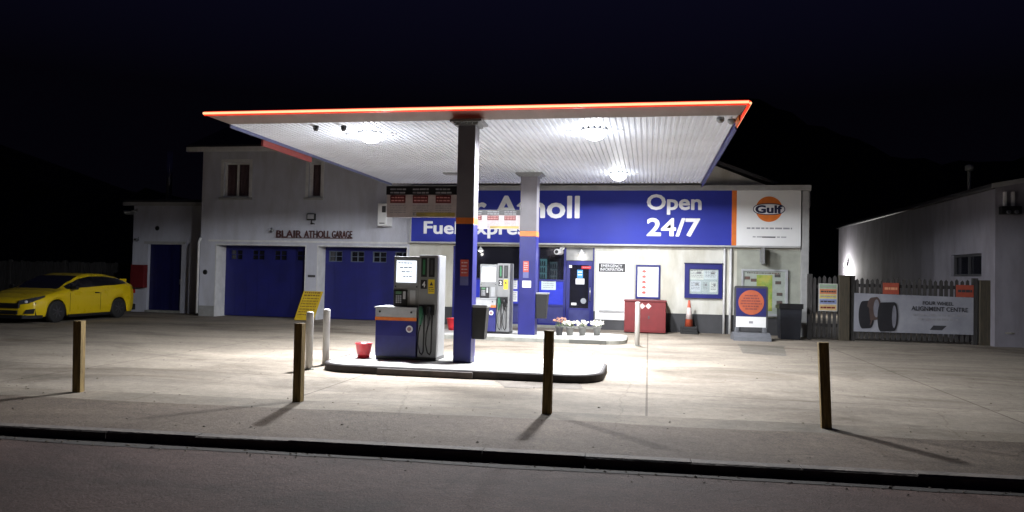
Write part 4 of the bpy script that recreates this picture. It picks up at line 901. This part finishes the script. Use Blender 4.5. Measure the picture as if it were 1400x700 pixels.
# notices on the fence
def fence_notice(px0, py0, px1, py1, label, base, bands):
    y = yF-.03; a, b = W(px0, py1, y), W(px1, py0, y); t = thing('fence_notice', label, 'sign', (a.x, y, a.z)); o = t.location; H_ = b.z-a.z; W_ = b.x-a.x
    pn = MB(o).box(a.x, b.x, y-.008, y+.006, a.z, b.z).build('plate', base, t)
    for k, (f0, f1, m, ink) in enumerate(bands):
        bn = MB(o).box(a.x+W_*.05, b.x-W_*.05, y-.012, y-.008, b.z-H_*f1, b.z-H_*f0).build('colour_band', m, pn); m_ = MB(o)
        m_.dashes(a.x+W_*.1, b.x-W_*.1, b.z-H_*(f0*.35+f1*.65), H_*(f1-f0)*.3, y-.012, seed=k+int(px0), wmin=.04, wmax=.11)
        m_.build('print_lines', ink, bn)
PW_ = mat('notice_white', (.55, .55, .52), .5)
fence_notice(1119, 388, 1145, 425, 'multicoloured safety notice on the picket fence left of the gate post', PW_, [(.03, .18, mat('nt_green', (.30, .42, .28), .5), INKG), (.2, .38, mat('nt_orange', (.62, .22, .10), .5), INK), (.4, .54, mat('nt_yellow', (.62, .52, .14), .5), INKG), (.56, .74, mat('nt_blue', (.24, .28, .5), .5), INK), (.77, .97, mat('nt_tan', (.6, .42, .2), .5), RED)])
ORG = mat('nt_red_orange', (.38, .08, .05), .5)
fence_notice(1207, 387, 1229, 402, 'orange notice on the gate above the left part of the banner', ORG, [(.15, .85, ORG, mat('nt_ink', (.75, .35, .2), .5))])
fence_notice(1307, 390, 1331, 406, 'orange notice on the gate above the right end of the banner', ORG, [(.15, .85, ORG, INK)])
# banner
y = yF-.05; a, b = W(1167, 401, y), W(1332, 460, y); tl, bl, tr_, br = W(1168, 400.5, y), W(1167, 453, y), W(1331, 407, y), W(1331, 458, y)
t = thing('banner', 'white wheel alignment banner with two black tyres printed on it, tied to the gate', 'banner', (tl.x, y, bl.z)); o = t.location
def bp(u, v, off=0):
    top = tl.lerp(tr_, u); bot = bl.lerp(br, u); p = bot.lerp(top, v); return Vector((p.x, y-off+.004*sin(u*14)+.008*sin(u*7+v*3), p.z))
def bquad(mb, u0, v0, u1, v1, off=.01, n=None):
    n = n or max(1, int((u1-u0)*60)); vs = []
    for i in range(n+1): u = u0+(u1-u0)*i/n; vs += [bp(u, v0, off), bp(u, v1, off)]
    mb.add(vs, [(2*i, 2*i+2, 2*i+3, 2*i+1) for i in range(n)], True)
m_ = MB(o); bquad(m_, 0, 0, 1, 1, 0, 90); bs = m_.build('banner_sheet', mat('banner_vinyl', (.34, .345, .39), .5, c2=(.25, .255, .30), scale=1.5), t)
def btext(s_, u0, u1, v0, v1, bold, name, m, shear=0):
    k = MB(); k.text(s_, 0, 1, 0, 1, 0, bold=bold, depth=.0005, shear=shear); mb = MB(o)
    mb.add([bp(u0+(u1-u0)*vv[0], v0+(v1-v0)*vv[2], .012-vv[1]) for vv in k.v], k.f); mb.build(name, m, bs)
btext('FOUR WHEEL', .58, .835, .76, .86, .02, 'lettering', INK); btext('ALIGNMENT CENTRE', .485, .955, .60, .72, .02, 'lettering', INK)
m_ = MB(o); R = random.Random(8)
for (v_, u0_, u1_) in ((.47, .49, .94), (.36, .54, .89)):
    u = u0_
    while u < u1_: wd = R.uniform(.02, .06); bquad(m_, u, v_, min(u1_, u+wd), v_+.055); u += wd+.014
m_.build('small_print', INKG, bs)
m_ = MB(o); q = [(.64, .10), (.74, .10), (.78, .22), (.67, .22)]; m_.add([bp(u, v, .005) for u, v in q], [(0, 1, 2, 3)]); m_.build('slanted_mark', INK, bs)
# printed tyres
def bell(cu, cv, ru, rv, off, n=32, m=None, nm='printed_tyre'):
    mb = MB(o); mb.add([bp(cu+ru*cos(2*pi*k/n), cv+rv*sin(2*pi*k/n), off) for k in range(n)], [tuple(range(n))]); return mb
def bpoly(pts, off): mb = MB(o); mb.add([bp(u, v, off) for u, v in pts], [tuple(range(len(pts)))]); return mb
TY = mat('tyre_print', (.02, .02, .025), .5); RM = mat('rim_print', (.20, .20, .24), .5); RB = mat('tyre_print_brown', (.09, .06, .055), .5)
def caps(c0, c1, ru, rv, off, m, rim):
    off += .008
    pts = [(c0[0]+ru*cos(q_), c0[1]+rv*sin(q_)) for q_ in [pi/2+pi*k/14 for k in range(15)]]+[(c1[0]+ru*cos(q_), c1[1]+rv*sin(q_)) for q_ in [-pi/2+pi*k/14 for k in range(15)]]
    bpoly(pts, off).build('printed_tyre', m, bs); bell(c1[0]-.0, c1[1], ru*.62, rv*.78, off+.0015).build('printed_rim', rim, bs); 
caps((.075, .44), (.14, .46), .035, .36, .005, TY, RB); caps((.15, .60), (.19, .62), .04, .30, .008, RB, RM); caps((.23, .40), (.34, .42), .03, .38, .011, TY, RM)

# ------------------------------------------------------------------ white workshop on the right
q = W(1355, 257, yF-.1); WXX = q.x; WH = q.z; yn = yF-.35
far = WX(1192, 298, WXX)
ws = thing('white_workshop', 'long white rendered workshop behind the picket gate at the right edge', 'building', (WXX+3, yn, 0)); o = ws.location
wa = WX(1300, 378, WXX); wb = WX(1342, 346, WXX)
wy0, wy1 = sorted((wa.y, wb.y)); wz0, wz1 = sorted((wa.z, wb.z))
yend = 37.0
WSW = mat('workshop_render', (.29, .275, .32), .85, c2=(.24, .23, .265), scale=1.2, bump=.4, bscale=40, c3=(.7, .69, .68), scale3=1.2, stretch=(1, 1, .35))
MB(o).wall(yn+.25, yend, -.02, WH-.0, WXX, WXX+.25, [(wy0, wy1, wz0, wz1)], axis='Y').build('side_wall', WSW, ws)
wf = MB(o).wall(wy0, wy1, wz0, wz1, WXX+.08, WXX+.13, [(wy0+.08, (wy0+wy1)/2-.04, wz0+.07, wz1-.07), ((wy0+wy1)/2+.04, wy1-.08, wz0+.07, wz1-.07)], axis='Y').build('window', DGREY, ws)
MB(o).box(WXX+.14, WXX+.15, wy0+.02, wy1-.02, wz0+.02, wz1-.02).build('pane', GLASS, wf)
MB(o).box(WXX+.17, WXX+.18, wy0+.1, (wy0+wy1)/2-.1, wz0+.02, wz1-.02).build('blind', mat('blind_cloth', (.3, .3, .3), .9), wf)
rx = WXX+5.5; gz2 = WH+1.0
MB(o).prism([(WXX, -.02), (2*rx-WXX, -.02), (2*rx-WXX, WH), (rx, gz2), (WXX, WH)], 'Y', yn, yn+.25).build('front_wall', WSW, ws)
MB(o).prism([(WXX-.12, WH-.03), (rx, gz2+.02), (2*rx-WXX, WH+.0), (2*rx-WXX, WH+.12), (rx, gz2+.16), (WXX-.12, WH+.08)], 'Y', yn-.12, yend+.1).build('roof', ROOF, ws)
MB(o).prism([(WXX-.14, WH-.05), (rx, gz2+.0), (rx, gz2+.12), (WXX-.14, WH+.07)], 'Y', yn-.16, yn-.122).build('verge_board', TRIM, ws)
MB(o).tube([(WXX-.09, yn-.1, WH-.02), (WXX-.09, yend, WH-.02)], .055, 8).build('gutter', DGREY, ws)
q = WX(1325, 248, WXX+.8); pt = WX(1325, 234, WXX+.8)
MB(o).tube([(q.x, q.y, WH), (q.x, q.y, pt.z)], .05, 8).lathe((q.x, q.y, pt.z), [(.05, -.0), (.12, .02), (.12, .16), (.05, .2)], 10).build('roof_vent', MGREY, ws)
# fixture with two hangers
a, b = W(1367, 293, yn-.15), W(1394, 284, yn-.15)
t = thing('wall_fixture', 'dark twin lamp bracket high on the front of the white workshop', 'lamp', (a.x, yn, a.z)); o = t.location
MB(o).box(a.x, b.x, yn-.28, yn-.08, a.z, b.z+.03, bev=.01).build('lamp_bar', BLACK, t)
for px in (1375, 1386): q = W(px, 262, yn-.1); MB(o).box(q.x-.025, q.x+.025, yn-.10, yn-.002, b.z, q.z).build('hanger', TRIMW, t)
for px in (1377, 1388): q = W(px, 290, yn-.2); MB(o).lathe((q.x, yn-.30, q.z), [(.05, 0), (.05, .06)], 12, 'Y').build('lamp_head', STEEL, t)
# back yard wall lamp that lights the far end of the workshop wall
q = WX(1140, 345, WXX); yl = min(q.y, 35.5)
t = thing('bulkhead_lamp', 'bright lamp low on the far end of the workshop side wall, seen over the fence', 'lamp', (WXX-.02, 35.3, 2.35), 0)
MB().box(-.08, .02, -.12, .12, -.08, .10, bev=.02).build('lamp_body', DGREY, t); MB().lathe((-.09, 0, 0), [(.09, 0), (.08, -.04), (.04, -.07)], 14, 'X').build('lamp_glass', PLAMP, t)
ld = bpy.data.lights.new('bulkhead_light', 'POINT'); ld.energy = 170; ld.shadow_soft_size = .06; ld.color = (1, .98, .93); lo = bpy.data.objects.new('bulkhead_light', ld); COL.objects.link(lo); lo.parent = t; lo.location = (-.35, 0, -.25)
# planter at the workshop corner
q = G(1377, 474); t = thing('stone_planter', 'pale planter tub at the foot of the white workshop wall', 'planter', (q.x, q.y+.1, 0))
MB().lathe((0, 0, 0), [(.17, 0), (.24, .34), (.27, .34), (.27, .38), (.22, .38), (.2, .33)], 20).build('tub', mat('tub_stone', (.32, .30, .27), .85), t); m_ = MB(); leafball(m_, (0, 0, .42), .2, 220, random.Random(3), .04); m_.build('leaves', mat('dry_leaves', (.06, .05, .03), .8), t)

# ------------------------------------------------------------------ yellow hatchback (local: nose towards -y, origin under the middle of the front axle)
CARY = mat('car_yellow', (.74, .53, .008), .28, c2=(.72, .51, .008), scale=2, coat=.6)
def ip(tab, y):
    if y <= tab[0][0]: return tab[0][1]
    for (a, va), (b, vb) in zip(tab, tab[1:]):
        if y <= b: f_ = (y-a)/(b-a); f_ = f_*f_*(3-2*f_)*.5+f_*.5; return va+(vb-va)*f_
    return tab[-1][1]
def build_car(loc, rz):
    t = thing('parked_car', 'bright yellow hatchback parked by the outbuilding, nose towards the road', 'car', loc, rz)
    zb = [(-.90, .50), (-.86, .62), (-.7, .70), (-.3, .82), (.0, .90), (.25, .95), (1.2, .96), (2.4, 1.02), (3.1, 1.10), (3.35, 1.06), (3.47, .9), (3.5, .72)]
    zr = [(.10, .93), (.25, .99), (.65, 1.18), (1.05, 1.34), (1.5, 1.42), (2.1, 1.42), (2.7, 1.34), (3.1, 1.23), (3.3, 1.10)]
    wb_ = [(-.92, .48), (-.86, .66), (-.7, .80), (-.4, .88), (0, .91), (.8, .90), (2.0, .90), (2.7, .93), (3.1, .90), (3.4, .80), (3.5, .70)]
    wr = [(.10, .70), (.7, .66), (1.4, .61), (2.4, .59), (3.0, .58), (3.3, .62)]
    ys_ = [-.92+.04*i for i in range(int(4.42/.04)+1)]; ys_[-1] = 3.5
    rows = []; tags = []
    for yy in ys_:
        B = ip(zb, yy); Wd = ip(wb_, yy); cab = .10 < yy < 3.32
        zR = max(ip(zr, yy), B+.01) if cab else B+.025; wR = ip(wr, yy) if cab else Wd*.72
        if cab: 
            e = min(1, (yy-.10)/.25, (3.32-yy)/.2); wR = Wd*.72*(1-e)+wR*e; zR = max(zR*e+(B+.025)*(1-e), B+.012)
        bot = .19+ (0.06 if yy < -.8 or yy > 3.4 else 0)
        for wc in (0, 2.6):
            dd_ = abs(yy-wc)
            if dd_ < .365: bot = max(bot, .31+sqrt(.365**2-dd_**2))
        bot = min(bot, B-.08); bulge = 1.0
        for wc in (0, 2.6):
            dd_ = abs(yy-wc)
            if dd_ < .46: bulge = 1.0+.02*(1-dd_/.46)
        z_ = lambda f: bot+(B-bot)*f
        sec = [(Wd*.955, bot), (Wd*.99*bulge, z_(.12)), (Wd*1.0*bulge, z_(.35)), (Wd*1.01*bulge, z_(.62)), (Wd*.985, z_(.86)), (Wd*.94, B)]
        s2 = (Wd*.94, B); g = lambda f: (s2[0]+(wR-s2[0])*f, s2[1]+(zR-s2[1])*f)
        bow = .03*(zR-B)/.45
        sec += [(g(.12)[0]+bow*.3, g(.12)[1]), (g(.5)[0]+bow, g(.5)[1]), (g(.82)[0]+bow*.5, g(.82)[1]), (wR*.97, zR), (wR*.8, zR+.008), (wR*.4, zR+.014), (0, zR+.016)]
        rows.append(sec); tags.append((yy, zR-B))
    n = len(rows[0]); body = MB(); gl = MB()
    for s_ in (1, -1):
        for i in range(len(rows)-1):
            yy, h = tags[i]; ym = yy+.02
            for k in range(n-1):
                vs = [(s_*rows[i][k][0], ys_[i], rows[i][k][1]), (s_*rows[i+1][k][0], ys_[i+1], rows[i+1][k][1]), (s_*rows[i+1][k+1][0], ys_[i+1], rows[i+1][k+1][1]), (s_*rows[i][k+1][0], ys_[i], rows[i][k+1][1])]
                glass = (6 <= k <= 7 and .42 < ym < 3.06) or (k >= 9 and (.20 < ym < 1.08)) or (k >= 9 and 2.9 < ym < 3.24)
                (gl if glass else body).add(vs, [(0, 1, 2, 3)], True)
    for i, yv in ((0, -1), (-1, 1)):
        r_ = rows[i]; pts = [(p[0], ys_[i], p[1]) for p in r_]+[(-p[0], ys_[i], p[1]) for p in r_[::-1]]; body.add(pts, [tuple(range(len(pts)))])
    bo = body.build('body', CARY, t); gl.build('windows', GLASS, t)
    MB().box(-.8, .8, -.7, 3.3, .2, .6).build('underbody', BLACK, t)
    # front: grille, lower lip, intakes
    MB().box(-.50, .50, -.955, -.88, .44, .58, bev=.02).build('grille', BLACK, bo)
    MB().prism([(-.60, -.93), (.60, -.93), (.84, -.70), (.86, -.5), (-.86, -.5), (-.84, -.70)], 'Z', .15, .24).build('front_lip', BLACK, bo)
    MB().box(-.45, .45, -.945, -.88, .27, .38, bev=.01).build('lower_intake', BLACK, bo)
    for s_ in (1, -1):
        m_ = MB(); P_ = [(.47, -.935, .55), (.70, -.83, .58), (.89, -.50, .74), (.88, -.46, .80), (.70, -.72, .73), (.47, -.90, .66)]
        m_.add([(s_*(x+.01), yv-.012, z) for x, yv, z in P_]+[(s_*(x-.06), yv+.10, z) for x, yv, z in P_], [tuple(range(6)), tuple(range(6, 12))]+[(i, (i+1) % 6, 6+(i+1) % 6, 6+i) for i in range(6)])
        hl = m_.build('headlight', mat('headlight_dark', (.05, .05, .06), .1), bo)
        MB().lathe((s_*.66, -.885, .625), [(.035, 0), (.035, .03)], 12, 'Y').build('headlight_lens', mat('headlight_lens', (.8, .8, .85), .1, emit=(.9, .95, 1), es=.03), hl)
        m_ = MB(); P_ = [(.62, -.90, .29), (.80, -.76, .29), (.82, -.74, .43), (.66, -.88, .40)]
        m_.add([(s_*(x+.015), yv-.015, z) for x, yv, z in P_]+[(s_*(x-.05), yv+.08, z) for x, yv, z in P_], [(0, 1, 2, 3), (4, 5, 6, 7)]+[(i, (i+1) % 4, 4+(i+1) % 4, 4+i) for i in range(4)]); m_.build('side_intake', BLACK, bo)
        m_ = MB(); m_.box(min(s_*.88, s_*.98), max(s_*.88, s_*.98), .50, .56, .96, 1.0); mr = m_.build('mirror_arm', BLACK, bo)
        MB().box(min(s_*.93, s_*1.10), max(s_*.93, s_*1.10), .44, .56, .95, 1.06, bev=.03).build('mirror', BLACK, bo)
        MB().box(min(s_*.905, s_*.935), max(s_*.905, s_*.935), 1.48, 1.64, .83, .86, bev=.008).build('door_handle', BLACK, bo)
        MB().box(min(s_*.80, s_*.93), max(s_*.80, s_*.93), .42, 2.2, .13, .215, bev=.02).build('side_skirt', BLACK, bo)
        MB().box(min(s_*.55, s_*.80), max(s_*.55, s_*.80), 3.40, 3.5, .78, .92, bev=.02).build('tail_light', mat('tail_red', (.25, .01, .01), .2), bo)
        for ym_ in (.45, 1.71): MB().box(min(s_*.917, s_*.921), max(s_*.917, s_*.921), ym_-.004, ym_+.004, .3, .86).build('door_seam', BLACK, bo)
        for wc in (0, 2.6):
            wh = thing('wheel', None, None); wh.parent = t; 
            for key in ('label', 'category'): 
                if key in wh: del wh[key]
            wh.location = (s_*.80, wc, .32)
            pf = [(.20, -.09), (.30, -.10), (.318, -.085), (.322, 0), (.318, .085), (.30, .10), (.20, .09)]
            MB().lathe((0, 0, 0), pf, 32, 'X').build('tyre', RUBBER, wh)
            m_ = MB(); m_.lathe((s_*.075, 0, 0), [(.215, -.01), (.225, .01), (.205, .012)], 28, 'X')
            for k in range(7):
                q_ = 2*pi*k/7; c_, si = cos(q_), sin(q_); wv_ = .022
                m_.add([(s_*.10, c_*.03-si*wv_, si*.03+c_*wv_), (s_*.10, c_*.03+si*wv_, si*.03-c_*wv_), (s_*.088, c_*.215+si*wv_*.8, si*.215-c_*wv_*.8), (s_*.088, c_*.215-si*wv_*.8, si*.215+c_*wv_*.8)], [(0, 1, 2, 3)])
            m_.lathe((s_*.095, 0, 0), [(.045, -.01), (.045, .012)], 12, 'X'); m_.build('rim', mat('dark_alloy', (.10, .10, .11), .35, metal=.6), wh)
    sp = MB(); sp.box(-.58, .58, 3.0, 3.30, 1.22, 1.25, bev=.012); sp.box(-.61, -.58, 2.98, 3.3, 1.12, 1.26, bev=.01); sp.box(.58, .61, 2.98, 3.3, 1.12, 1.26, bev=.01); sp.build('spoiler', CARY, t)
    MB().box(-.80, .80, 3.36, 3.53, .22, .42, bev=.02).build('rear_diffuser', BLACK, bo)
    t.scale = (1, .955, .95)
    return t
build_car((-17.0, 17.9, 0), radians(1))
